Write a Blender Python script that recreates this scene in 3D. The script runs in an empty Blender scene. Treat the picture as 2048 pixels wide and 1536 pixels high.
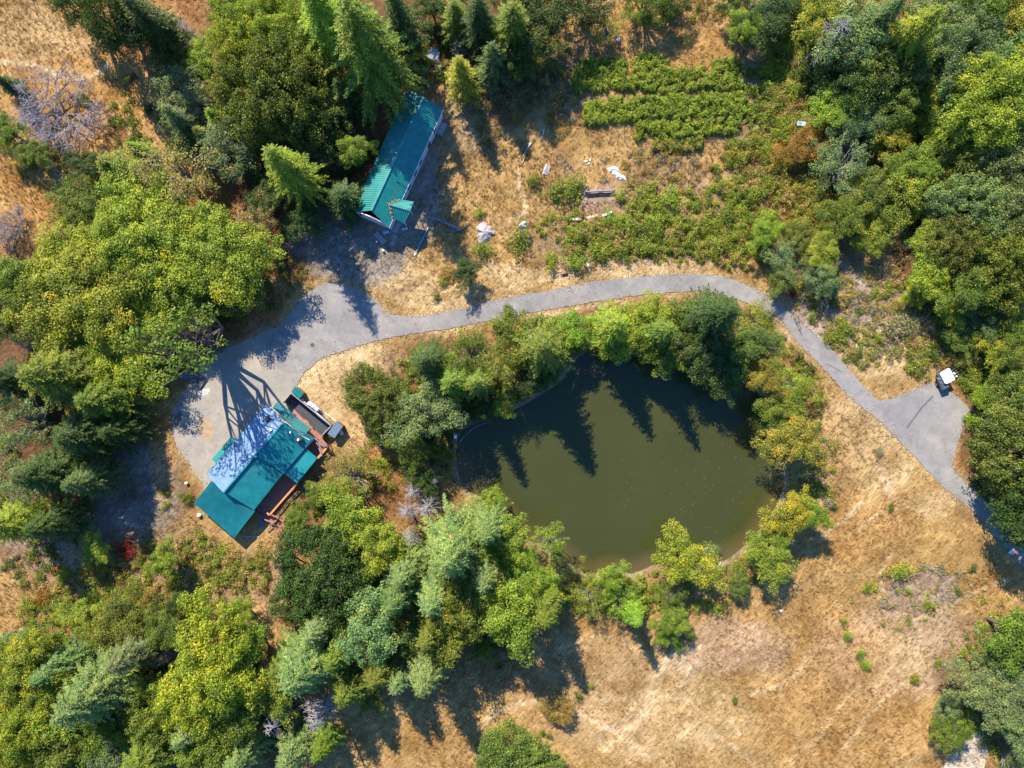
import bpy, bmesh, math, random
import numpy as np
from mathutils import Vector
from mathutils.geometry import tessellate_polygon

S = bpy.context.scene
COL = S.collection
rad = math.radians
H = 140.0                      # flying height of the camera in metres; 10 photo pixels = 1 m on the ground
CX, CY = 1024.0, 768.0

# ------------------------------------------------------------------ camera, sky, sun, exposure
cam = bpy.data.cameras.new('camera')
cam.sensor_fit = 'HORIZONTAL'
cam.angle = 2 * math.atan(102.4 / H)
cam.clip_start, cam.clip_end = 1.0, 6000.0
cam_ob = bpy.data.objects.new('camera', cam)
cam_ob.location = (0, 0, H)
COL.objects.link(cam_ob)
S.camera = cam_ob

SUN_AZ, SUN_EL = 24.0, 40.0    # shadows fall 24 degrees right of straight down the picture
world = bpy.data.worlds.new('World'); S.world = world
world.use_nodes = True
nt = world.node_tree; nt.nodes.clear()
sky = nt.nodes.new('ShaderNodeTexSky'); sky.sky_type = 'NISHITA'; sky.sun_disc = False
sky.sun_elevation = rad(SUN_EL); sky.sun_rotation = rad(-SUN_AZ)
sky.ozone_density = 8.0; sky.air_density = 1.0; sky.dust_density = 0.4
bgn = nt.nodes.new('ShaderNodeBackground'); bgn.inputs[1].default_value = 0.12
wo = nt.nodes.new('ShaderNodeOutputWorld')
tint = nt.nodes.new('ShaderNodeMix'); tint.data_type = 'RGBA'; tint.blend_type = 'MULTIPLY'; tint.inputs[0].default_value = 1.0
tint.inputs[7].default_value = (.62, .95, 1.25, 1)      # the deep clear blue of this sky, the same all over
nt.links.new(sky.outputs[0], tint.inputs[6]); nt.links.new(tint.outputs[2], bgn.inputs[0]); nt.links.new(bgn.outputs[0], wo.inputs[0])

sun = bpy.data.lights.new('sun', 'SUN'); sun.energy = 4.8; sun.angle = rad(0.5); sun.color = (1.0, 0.94, 0.84)
sun_ob = bpy.data.objects.new('sun', sun); COL.objects.link(sun_ob)
tosun = Vector((-math.sin(rad(SUN_AZ)) * math.cos(rad(SUN_EL)), math.cos(rad(SUN_AZ)) * math.cos(rad(SUN_EL)), math.sin(rad(SUN_EL))))
sun_ob.rotation_euler = tosun.to_track_quat('Z', 'Y').to_euler()
sun_ob.location = tosun * 300

S.view_settings.view_transform = 'Standard'; S.view_settings.look = 'None'
S.view_settings.exposure = 1.15; S.view_settings.gamma = 1.0; S.view_settings.use_curve_mapping = False
S.cycles.max_bounces = 5; S.cycles.diffuse_bounces = 3; S.cycles.glossy_bounces = 2; S.cycles.transmission_bounces = 3

# ------------------------------------------------------------------ helpers
rng = np.random.default_rng(7)
random.seed(7)

def W(px, py, z=0.0):
    k = (H - z) / H
    return Vector(((px - CX) / 10 * k, (CY - py) / 10 * k, z))

def mesh_np(name, V, F, mats=None, tint=None, col=None, smooth=False):
    V = np.asarray(V, np.float32); F = np.asarray(F, np.int32)
    me = bpy.data.meshes.new(name)
    n, k = F.shape
    me.vertices.add(len(V)); me.vertices.foreach_set('co', V.ravel())
    me.loops.add(n * k); me.loops.foreach_set('vertex_index', F.ravel())
    me.polygons.add(n); me.polygons.foreach_set('loop_start', np.arange(n, dtype=np.int32) * k)
    me.update(calc_edges=True)
    if smooth:
        me.polygons.foreach_set('use_smooth', np.ones(n, bool))
    if tint is not None:
        me.attributes.new('tint', 'FLOAT', 'FACE').data.foreach_set('value', np.asarray(tint, np.float32))
    if col is not None:
        dom = 'FACE' if len(col) == n else 'POINT'
        c = np.ones((len(col), 4), np.float32); c[:, :3] = col
        me.attributes.new('col', 'FLOAT_COLOR', dom).data.foreach_set('color', c.ravel())
    if mats:
        me.materials.append(mats)
    return me

def put(name, me, parent=None, loc=None):
    o = bpy.data.objects.new(name, me); COL.objects.link(o)
    if parent is not None: o.parent = parent
    if loc is not None: o.location = loc
    return o

def tag(o, label=None, cat=None, group=None, kind=None):
    if label: o['label'] = label
    if cat: o['category'] = cat
    if group: o['group'] = group
    if kind: o['kind'] = kind
    return o

def empty(name, loc=(0, 0, 0), rz=0.0):
    o = bpy.data.objects.new(name, None); o.empty_display_size = 0.5
    COL.objects.link(o); o.location = loc; o.rotation_euler = (0, 0, rz)
    return o

class MB:
    """collects polygons; build() links them as one mesh object"""
    def __init__(s): s.v = []; s.f = []
    def poly(s, pts):
        b = len(s.v); s.v += [tuple(p) for p in pts]; s.f.append(tuple(range(b, b + len(pts))))
    def box(s, c, size, rz=0.0, rx=0.0):
        hx, hy, hz = size[0] / 2, size[1] / 2, size[2] / 2
        ca, sa = math.cos(rz), math.sin(rz); cb, sb = math.cos(rx), math.sin(rx)
        P = []
        for z in (-hz, hz):
            for x, y in ((-hx, -hy), (hx, -hy), (hx, hy), (-hx, hy)):
                y2, z2 = y * cb - z * sb, y * sb + z * cb
                P.append((c[0] + x * ca - y2 * sa, c[1] + x * sa + y2 * ca, c[2] + z2))
        b = len(s.v); s.v += P
        for q in ((3, 2, 1, 0), (4, 5, 6, 7), (0, 1, 5, 4), (1, 2, 6, 5), (2, 3, 7, 6), (3, 0, 4, 7)):
            s.f.append(tuple(b + i for i in q))
    def beam(s, a, b_, w, h=None):
        """square bar from a to b"""
        a = Vector(a); b_ = Vector(b_); h = h or w
        d = (b_ - a).normalized()
        up = Vector((0, 0, 1)) if abs(d.z) < .95 else Vector((1, 0, 0))
        x = d.cross(up).normalized() * w / 2; y = x.cross(d).normalized() * h / 2
        b = len(s.v)
        for p in (a, b_):
            for q in (-x - y, x - y, x + y, -x + y): s.v.append(tuple(p + q))
        for q in ((3, 2, 1, 0), (4, 5, 6, 7), (0, 1, 5, 4), (1, 2, 6, 5), (2, 3, 7, 6), (3, 0, 4, 7)):
            s.f.append(tuple(b + i for i in q))
    def tube(s, pts, rads, n=6, cap=True):
        pts = [Vector(p) for p in pts]; b = len(s.v)
        for i, p in enumerate(pts):
            d = (pts[min(i + 1, len(pts) - 1)] - pts[max(i - 1, 0)])
            d = d.normalized() if d.length > 1e-6 else Vector((0, 0, 1))
            u = d.cross(Vector((0.31, 0.17, 0.93)))
            u = u.normalized() if u.length > 1e-4 else Vector((1, 0, 0))
            w = d.cross(u)
            for k in range(n):
                a = 2 * math.pi * k / n
                s.v.append(tuple(p + (u * math.cos(a) + w * math.sin(a)) * rads[i]))
        for i in range(len(pts) - 1):
            for k in range(n):
                k2 = (k + 1) % n
                s.f.append((b + i * n + k, b + i * n + k2, b + (i + 1) * n + k2, b + (i + 1) * n + k))
        if cap:
            s.f.append(tuple(b + k for k in range(n))[::-1])
            s.f.append(tuple(b + (len(pts) - 1) * n + k for k in range(n)))
    def slab(s, top, th):
        """closed slab under a polygon"""
        top = [Vector(p) for p in top]; n = len(top)
        if sum(top[i].x * top[(i + 1) % n].y - top[(i + 1) % n].x * top[i].y for i in range(n)) < 0: top.reverse()
        bot = [p - Vector((0, 0, th)) for p in top]
        b = len(s.v); s.v += [tuple(p) for p in top + bot]
        s.f.append(tuple(range(b, b + n))); s.f.append(tuple(range(b + 2 * n - 1, b + n - 1, -1)))
        for i in range(n):
            j = (i + 1) % n
            s.f.append((b + i, b + n + i, b + n + j, b + j))
    def mesh(s, name, mat, smooth=False):
        me = bpy.data.meshes.new(name); me.from_pydata(s.v, [], s.f)
        me.update()
        if mat: me.materials.append(mat)
        if smooth:
            for p in me.polygons: p.use_smooth = True
        return me
    def build(s, name, mat, parent=None, smooth=False, loc=None):
        return put(name, s.mesh(name, mat, smooth), parent, loc)

# ------------------------------------------------------------------ materials
def newmat(name):
    m = bpy.data.materials.new(name); m.use_nodes = True
    m.node_tree.nodes.clear()
    return m, m.node_tree.nodes, m.node_tree.links

def math_node(n, l, op, a, b=None):
    x = n.new('ShaderNodeMath'); x.operation = op
    for i, v in enumerate((a, b)):
        if v is None: continue
        if isinstance(v, (int, float)): x.inputs[i].default_value = v
        else: l.new(v, x.inputs[i])
    return x.outputs[0]

def noise(n, l, vec, scale, detail=4, rough=.55):
    x = n.new('ShaderNodeTexNoise'); x.inputs['Scale'].default_value = scale
    x.inputs['Detail'].default_value = detail; x.inputs['Roughness'].default_value = rough
    if vec is not None: l.new(vec, x.inputs['Vector'])
    return x.outputs[0]

def ramp(n, l, fac, stops):
    r = n.new('ShaderNodeValToRGB'); l.new(fac, r.inputs[0])
    e = r.color_ramp.elements
    while len(e) < len(stops): e.new(.5)
    for i, (p, c) in enumerate(stops):
        e[i].position = p; e[i].color = (c[0], c[1], c[2], 1) if len(c) == 3 else c
    return r.outputs[0]

def g(v): return (v, v, v)

def mixc(n, l, mode, fac, a, b):
    x = n.new('ShaderNodeMix'); x.data_type = 'RGBA'; x.blend_type = mode
    for sock, v in ((x.inputs[0], fac), (x.inputs[6], a), (x.inputs[7], b)):
        if isinstance(v, (int, float)): sock.default_value = v
        elif isinstance(v, tuple): sock.default_value = (v[0], v[1], v[2], 1)
        else: l.new(v, sock)
    return x.outputs[2]

def plain(name, col, rough=.7, var=.25, scale=6.0, metal=0.0, spec=.5, bump=0.0, dirt=None):
    """a painted or raw surface with blotchy wear"""
    m, n, l = newmat(name)
    out = n.new('ShaderNodeOutputMaterial'); p = n.new('ShaderNodeBsdfPrincipled')
    tc = n.new('ShaderNodeTexCoord')
    f = noise(n, l, tc.outputs['Object'], scale, 5, .6)
    c = mixc(n, l, 'MULTIPLY', 1.0, col, ramp(n, l, f, [(.3, g(1 - var)), (.7, g(1 + var))]))
    if dirt:
        f2 = noise(n, l, tc.outputs['Object'], scale * .35, 6, .7)
        c = mixc(n, l, 'MIX', ramp(n, l, f2, [(.55, g(0)), (.68, g(.75))]), c, dirt)
    l.new(c, p.inputs['Base Color'])
    p.inputs['Roughness'].default_value = rough; p.inputs['Metallic'].default_value = metal
    p.inputs['Specular IOR Level'].default_value = spec
    if bump:
        b = n.new('ShaderNodeBump'); b.inputs['Strength'].default_value = bump; b.inputs['Distance'].default_value = .1
        l.new(f, b.inputs['Height']); l.new(b.outputs[0], p.inputs['Normal'])
    l.new(p.outputs[0], out.inputs[0])
    return m

def leaf_material(name, use_col=False, transl=.36):
    m, n, l = newmat(name)
    out = n.new('ShaderNodeOutputMaterial')
    at = n.new('ShaderNodeAttribute')
    if use_col:
        at.attribute_name = 'col'; c = at.outputs['Color']
    else:
        at.attribute_name = 'tint'
        oi = n.new('ShaderNodeObjectInfo')
        t = ramp(n, l, at.outputs['Fac'], [(0, (.38, .50, .55)), (.45, (.88, .92, .9)), (.78, (1.4, 1.28, 1.0)), (.94, (1.95, 1.6, 1.15)), (1, (2.3, 1.35, 1.3))])
        c = mixc(n, l, 'MULTIPLY', 1.0, oi.outputs['Color'], t)
    d = n.new('ShaderNodeBsdfDiffuse'); tr = n.new('ShaderNodeBsdfTranslucent'); gl = n.new('ShaderNodeBsdfGlossy')
    gl.inputs['Roughness'].default_value = .5; gl.inputs['Color'].default_value = (.9, .9, .9, 1)
    l.new(c, d.inputs['Color'])
    l.new(mixc(n, l, 'MULTIPLY', 1.0, c, (1.25, 1.25, .7)), tr.inputs['Color'])
    m1 = n.new('ShaderNodeMixShader'); m1.inputs[0].default_value = transl
    l.new(d.outputs[0], m1.inputs[1]); l.new(tr.outputs[0], m1.inputs[2])
    m2 = n.new('ShaderNodeMixShader'); m2.inputs[0].default_value = .012
    l.new(m1.outputs[0], m2.inputs[1]); l.new(gl.outputs[0], m2.inputs[2])
    l.new(m2.outputs[0], out.inputs[0])
    return m

M_LEAF = leaf_material('leaves')
M_LEAFC = leaf_material('scrub_leaves', True)
M_GRASS = leaf_material('dry_grass_blades', True, .2)
M_BARK = plain('bark', (.10, .075, .055), .9, .35, 3)
M_DEAD = plain('bleached_dead_wood', (.25, .215, .21), .9, .25, 2)
M_TEAL = plain('teal_metal_roofing', (.008, .19, .155), .42, .22, .9, spec=.7, dirt=(.045, .15, .12))
M_TEALD = plain('weathered_blue_metal_roofing', (.012, .205, .20), .40, .24, .8, spec=.7, dirt=(.06, .19, .18))
M_GLARE = plain('glare_tinted_glossy_roofing', (.12, .21, .31), .40, .15, .9, spec=1.0)  # pale base colour paints in the sun and sky glare on this slope
M_WALL = plain('pale_siding', (.66, .58, .55), .8, .10, 2)
M_WALLD = plain('brown_siding', (.16, .10, .07), .8, .15, 2)
M_TRIM = plain('white_trim', (.6, .58, .55), .6, .08, 3)
M_WOOD = plain('red_brown_decking', (.24, .11, .075), .75, .35, 3)
M_RAIL = plain('orange_stained_rail', (.55, .22, .06), .6, .15, 3)
M_REDRAIL = plain('faded_red_timber', (.40, .13, .11), .7, .2, 3)
M_GREYWOOD = plain('grey_weathered_boards', (.30, .27, .25), .85, .25, 4)
M_DARKYARD = plain('dark_yard_surface', (.045, .045, .05), .8, .3, 1.5)
M_GLASS = plain('window_glass', (.02, .03, .04), .08, .05, 1)
M_WHITE = plain('white_paint', (.78, .78, .8), .5, .08, 3)
M_BLUEWHITE = plain('pale_blue_tank_paint', (.42, .52, .72), .4, .12, 2)
M_BLACKTARP = plain('black_tarp', (.07, .075, .085), .55, .35, 2.5, bump=.5)
M_DARK = plain('dark_metal', (.03, .032, .036), .5, .2, 3)
M_RAMP = plain('dark_ramp_sheet', (.045, .05, .065), .45, .2, 1.5, spec=.6)
M_RUBBER = plain('rubber', (.02, .02, .02), .8, .1, 4)
M_RUST = plain('rusty_flashing', (.42, .13, .05), .8, .3, 5)
M_CONC = plain('grey_concrete', (.30, .29, .28), .85, .15, 2)
M_SHED = plain('blue_grey_sheet', (.14, .19, .24), .5, .15, 2)
M_BLUE = plain('blue_tarp', (.05, .20, .50), .5, .2, 3)
M_RED = plain('red_plastic', (.62, .03, .05), .4, .1, 3)
M_ORANGE = plain('orange_plastic', (.65, .13, .02), .4, .1, 3)
M_PINK = plain('magenta_fabric', (.35, .03, .28), .6, .15, 3)
M_CREAM = plain('cream_cloth', (.6, .5, .42), .7, .2, 3)
M_BROWN = plain('brown_soil_board', (.30, .17, .10), .85, .2, 2)
M_TAR = plain('tar', (.10, .10, .105), .7, .15, 2)
M_IRON = plain('manhole_iron', (.05, .05, .055), .6, .2, 6)
M_ROCK = plain('pale_rock', (.42, .40, .38), .85, .25, 2)
M_SPOIL = plain('grey_spoil', (.33, .28, .26), .95, .35, 1.2, bump=.6)
M_SHAKE = plain('pink_grey_wood_chips', (.36, .27, .27), .9, .5, 5)
M_TEALPAINT = plain('blue_green_board', (.05, .22, .28), .6, .2, 3)

# ground: vertex colour = what covers the soil, plus combed grass grain
def ground_material():
    m, n, l = newmat('dry_ground')
    out = n.new('ShaderNodeOutputMaterial'); p = n.new('ShaderNodeBsdfPrincipled')
    at = n.new('ShaderNodeAttribute'); at.attribute_name = 'col'
    tc = n.new('ShaderNodeTexCoord')
    mp = n.new('ShaderNodeMapping'); mp.vector_type = 'TEXTURE'; mp.inputs['Rotation'].default_value = (0, 0, rad(50)); mp.inputs['Scale'].default_value = (2.9, .66, 1)
    l.new(tc.outputs['Object'], mp.inputs[0])
    n1 = noise(n, l, tc.outputs['Object'], .9, 8, .68)
    n2 = noise(n, l, mp.outputs[0], 1.9, 6, .7)
    n3 = noise(n, l, tc.outputs['Object'], .16, 4, .6)
    n4 = noise(n, l, tc.outputs['Object'], 4.5, 3, .7)
    c = mixc(n, l, 'MULTIPLY', 1.0, at.outputs['Color'], ramp(n, l, n1, [(.3, (.74, .69, .60)), (.52, g(1.0)), (.72, (1.20, 1.22, 1.28))]))
    c = mixc(n, l, 'MULTIPLY', .8, c, ramp(n, l, n2, [(.32, (.62, .54, .44)), (.5, g(1.0)), (.68, (1.25, 1.28, 1.3))]))
    c = mixc(n, l, 'MULTIPLY', 1.0, c, ramp(n, l, n3, [(.35, (.78, .72, .62)), (.5, g(1.0)), (.65, (1.16, 1.17, 1.2))]))
    c = mixc(n, l, 'MULTIPLY', .35, c, ramp(n, l, n4, [(.3, g(.7)), (.7, g(1.22))]))
    n5 = noise(n, l, tc.outputs['Object'], .42, 7, .74)
    c = mixc(n, l, 'MIX', ramp(n, l, n5, [(.56, g(0)), (.66, g(.5))]), c, mixc(n, l, 'MULTIPLY', 1.0, c, (.98, 1.10, 1.75)))
    mp2 = n.new('ShaderNodeMapping'); mp2.vector_type = 'TEXTURE'; mp2.inputs['Rotation'].default_value = (0, 0, rad(44)); mp2.inputs['Scale'].default_value = (5.0, 1.05, 1); l.new(tc.outputs['Object'], mp2.inputs[0])
    n6 = noise(n, l, mp2.outputs[0], 2.4, 6, .72)
    c = mixc(n, l, 'MULTIPLY', .75, c, ramp(n, l, n6, [(.36, (.70, .60, .48)), (.5, g(1.0)), (.66, (1.14, 1.12, 1.1))]))
    l.new(c, p.inputs['Base Color']); p.inputs['Roughness'].default_value = .95; p.inputs['Specular IOR Level'].default_value = .1
    hsum = math_node(n, l, 'ADD', math_node(n, l, 'MULTIPLY', n1, .6), math_node(n, l, 'ADD', math_node(n, l, 'MULTIPLY', n2, .5), math_node(n, l, 'MULTIPLY', n4, .25)))
    b = n.new('ShaderNodeBump'); b.inputs['Strength'].default_value = .8; b.inputs['Distance'].default_value = .45
    l.new(hsum, b.inputs['Height']); l.new(b.outputs[0], p.inputs['Normal'])
    l.new(p.outputs[0], out.inputs[0])
    return m
M_GROUND = ground_material()

def asphalt_material(name, base, warm, patch):
    m, n, l = newmat(name)
    out = n.new('ShaderNodeOutputMaterial'); p = n.new('ShaderNodeBsdfPrincipled')
    tc = n.new('ShaderNodeTexCoord'); o = tc.outputs['Object']
    c = mixc(n, l, 'MIX', ramp(n, l, noise(n, l, o, .12, 5, .6), [(.4, g(0)), (.62, g(1))]), base, warm)
    c = mixc(n, l, 'MULTIPLY', 1.0, c, ramp(n, l, noise(n, l, o, .5, 9, .72), [(.3, g(.78)), (.7, g(1.17))]))
    c = mixc(n, l, 'MULTIPLY', .5, c, ramp(n, l, noise(n, l, o, 7, 3, .7), [(.3, g(.8)), (.7, g(1.15))]))
    c = mixc(n, l, 'MIX', ramp(n, l, noise(n, l, o, .35, 5, .65), [(.62, g(0)), (.70, g(.6))]), c, patch)
    vo = n.new('ShaderNodeTexVoronoi'); vo.feature = 'DISTANCE_TO_EDGE'; vo.inputs['Scale'].default_value = .16
    nn = n.new('ShaderNodeTexNoise'); nn.inputs['Scale'].default_value = .7; nn.inputs['Detail'].default_value = 4; l.new(o, nn.inputs['Vector'])
    vv = n.new('ShaderNodeVectorMath'); vv.operation = 'MULTIPLY_ADD'; l.new(nn.outputs['Color'], vv.inputs[0]); vv.inputs[1].default_value = (3, 3, 3); l.new(o, vv.inputs[2])
    l.new(vv.outputs[0], vo.inputs['Vector'])
    crack = ramp(n, l, vo.outputs['Distance'], [(.0, g(.72)), (.012, g(1))])
    c = mixc(n, l, 'MULTIPLY', .8, c, crack)
    l.new(c, p.inputs['Base Color']); p.inputs['Roughness'].default_value = .85; p.inputs['Specular IOR Level'].default_value = .25
    l.new(p.outputs[0], out.inputs[0])
    return m
M_ROAD = asphalt_material('worn_asphalt', (.205, .188, .168), (.27, .24, .205), (.16, .15, .138))
M_LOT = asphalt_material('old_beige_paving', (.265, .23, .185), (.32, .27, .20), (.21, .185, .155))

def water_material():
    m, n, l = newmat('pond_water')
    out = n.new('ShaderNodeOutputMaterial'); p = n.new('ShaderNodeBsdfPrincipled')
    at = n.new('ShaderNodeAttribute'); at.attribute_name = 'col'
    tc = n.new('ShaderNodeTexCoord')
    c = mixc(n, l, 'MULTIPLY', 1.0, at.outputs['Color'], ramp(n, l, noise(n, l, tc.outputs['Object'], .05, 3), [(.3, g(.92)), (.7, g(1.08))]))
    l.new(c, p.inputs['Base Color'])
    p.inputs['Roughness'].default_value = .06; p.inputs['IOR'].default_value = 1.33
    b = n.new('ShaderNodeBump'); b.inputs['Strength'].default_value = .08; b.inputs['Distance'].default_value = .05
    l.new(noise(n, l, tc.outputs['Object'], 1.8, 3), b.inputs['Height']); l.new(b.outputs[0], p.inputs['Normal'])
    l.new(p.outputs[0], out.inputs[0])
    return m
M_WATER = water_material()

# ------------------------------------------------------------------ outlines (photo pixels)
def smooth_poly(pts, step=6.0, closed=True):
    P = np.array(pts, float); n = len(P); out = []
    for i in range(n if closed else n - 1):
        p0, p1, p2, p3 = (P[(i - 1) % n], P[i], P[(i + 1) % n], P[(i + 2) % n]) if closed else (P[max(i - 1, 0)], P[i], P[i + 1], P[min(i + 2, n - 1)])
        k = max(2, int(np.hypot(*(p2 - p1)) / step))
        for t in np.arange(k) / k:
            out.append(.5 * ((2 * p1) + (-p0 + p2) * t + (2 * p0 - 5 * p1 + 4 * p2 - p3) * t * t + (-p0 + 3 * p1 - 3 * p2 + p3) * t ** 3))
    if not closed: out.append(P[-1])
    return np.array(out)

ROAD = [(562, 650), (590, 612), (618, 585), (650, 566), (690, 570), (730, 586), (757, 608), (775, 627), (832, 633), (900, 622), (960, 608), (1000, 598), (1100, 580), (1200, 562), (1300, 551), (1390, 548), (1450, 554), (1500, 573), (1545, 598), (1594, 637), (1657, 694), (1710, 753), (1740, 787), (1757, 800), (1778, 799), (1820, 783), (1862, 767), (1893, 778), (1925, 803), (1938, 822), (1927, 850), (1915, 890), (1906, 935), (1935, 968), (1966, 998), (2010, 1035), (2048, 1068), (2130, 1150), (2280, 1290),
        (2230, 1330), (2100, 1192), (2048, 1138), (2015, 1102), (1954, 1030), (1884, 971), (1822, 906), (1761, 844), (1700, 795), (1649, 739), (1601, 691), (1562, 640), (1530, 622), (1490, 605), (1440, 588), (1395, 582), (1350, 585), (1280, 590), (1200, 602), (1100, 618), (1020, 633), (960, 645), (900, 657), (840, 665), (780, 675), (730, 688), (680, 704), (640, 718), (610, 742), (560, 740), (530, 690)]
LOT = [(345, 850), (350, 815), (372, 777), (397, 745), (412, 722), (432, 703), (470, 690), (520, 668), (560, 652), (600, 650), (640, 690), (640, 716), (612, 742), (597, 765), (590, 800), (560, 850), (500, 920), (440, 980), (415, 985), (404, 964), (380, 930), (352, 890)]
DIRTROAD = [(1850, 1600), (1884, 1540), (1906, 1505), (1925, 1470), (1940, 1435), (1962, 1440), (1972, 1470), (1972, 1505), (1966, 1540), (1950, 1600)]
POND = [(1195, 692), (1240, 706), (1300, 712), (1370, 722), (1430, 742), (1480, 762), (1520, 790), (1545, 830), (1553, 880), (1565, 925), (1569, 970), (1550, 1020), (1520, 1060), (1480, 1101), (1440, 1127), (1390, 1135), (1320, 1128), (1265, 1148), (1222, 1139), (1180, 1150), (1150, 1136), (1115, 1112), (1075, 1088), (1040, 1076), (1020, 1052), (1005, 1020), (975, 1000), (940, 985), (922, 965), (914, 930), (912, 895), (920, 868), (942, 850), (1000, 829), (1045, 812), (1090, 784), (1125, 760), (1150, 722)]
def poly_xy(p, step=6):
    q = smooth_poly(p, step)
    return np.stack([(q[:, 0] - CX) / 10, (CY - q[:, 1]) / 10], 1)
P_ROAD, P_LOT, P_POND, P_DIRT = (poly_xy(p) for p in (ROAD, LOT, POND, DIRTROAD))

def sdist(X, Y, poly, cap=12.0):
    """signed distance to polygon, positive outside, only exact within cap"""
    shp = X.shape; x = X.ravel(); y = Y.ravel()
    d = np.full(x.shape, cap, float); ins = np.zeros(x.shape, bool)
    lo, hi = poly.min(0) - cap, poly.max(0) + cap
    idx = np.nonzero((x > lo[0]) & (x < hi[0]) & (y > lo[1]) & (y < hi[1]))[0]
    xs, ys = x[idx], y[idx]; dd = np.full(xs.shape, 1e9); inn = np.zeros(xs.shape, bool)
    for i in range(len(poly)):
        a, b = poly[i], poly[(i + 1) % len(poly)]
        e = b - a; t = np.clip(((xs - a[0]) * e[0] + (ys - a[1]) * e[1]) / (e @ e + 1e-12), 0, 1)
        dd = np.minimum(dd, (xs - a[0] - t * e[0]) ** 2 + (ys - a[1] - t * e[1]) ** 2)
        c = (a[1] > ys) != (b[1] > ys)
        with np.errstate(divide='ignore', invalid='ignore'):
            inn ^= c & (xs < (b[0] - a[0]) * (ys - a[1]) / (b[1] - a[1] + 1e-12) + a[0])
    dd = np.minimum(np.sqrt(dd), cap); d[idx] = np.where(inn, -dd, dd)
    return d.reshape(shp)

_tabs = {}
def vnoise(X, Y, scale, seed):
    if seed not in _tabs: _tabs[seed] = np.random.default_rng(seed).random((64, 64))
    t = _tabs[seed]; x = X / scale; y = Y / scale
    xi = np.floor(x).astype(int); yi = np.floor(y).astype(int); fx = x - xi; fy = y - yi
    fx = fx * fx * (3 - 2 * fx); fy = fy * fy * (3 - 2 * fy)
    a = t[xi % 64, yi % 64]; b = t[(xi + 1) % 64, yi % 64]; c = t[xi % 64, (yi + 1) % 64]; d = t[(xi + 1) % 64, (yi + 1) % 64]
    return (a * (1 - fx) + b * fx) * (1 - fy) + (c * (1 - fx) + d * fx) * fy
def fbm(X, Y, scale, seed, o=3):
    return sum(vnoise(X, Y, scale / 2 ** i, seed + i) / 2 ** i for i in range(o)) / sum(1 / 2 ** i for i in range(o))

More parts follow.
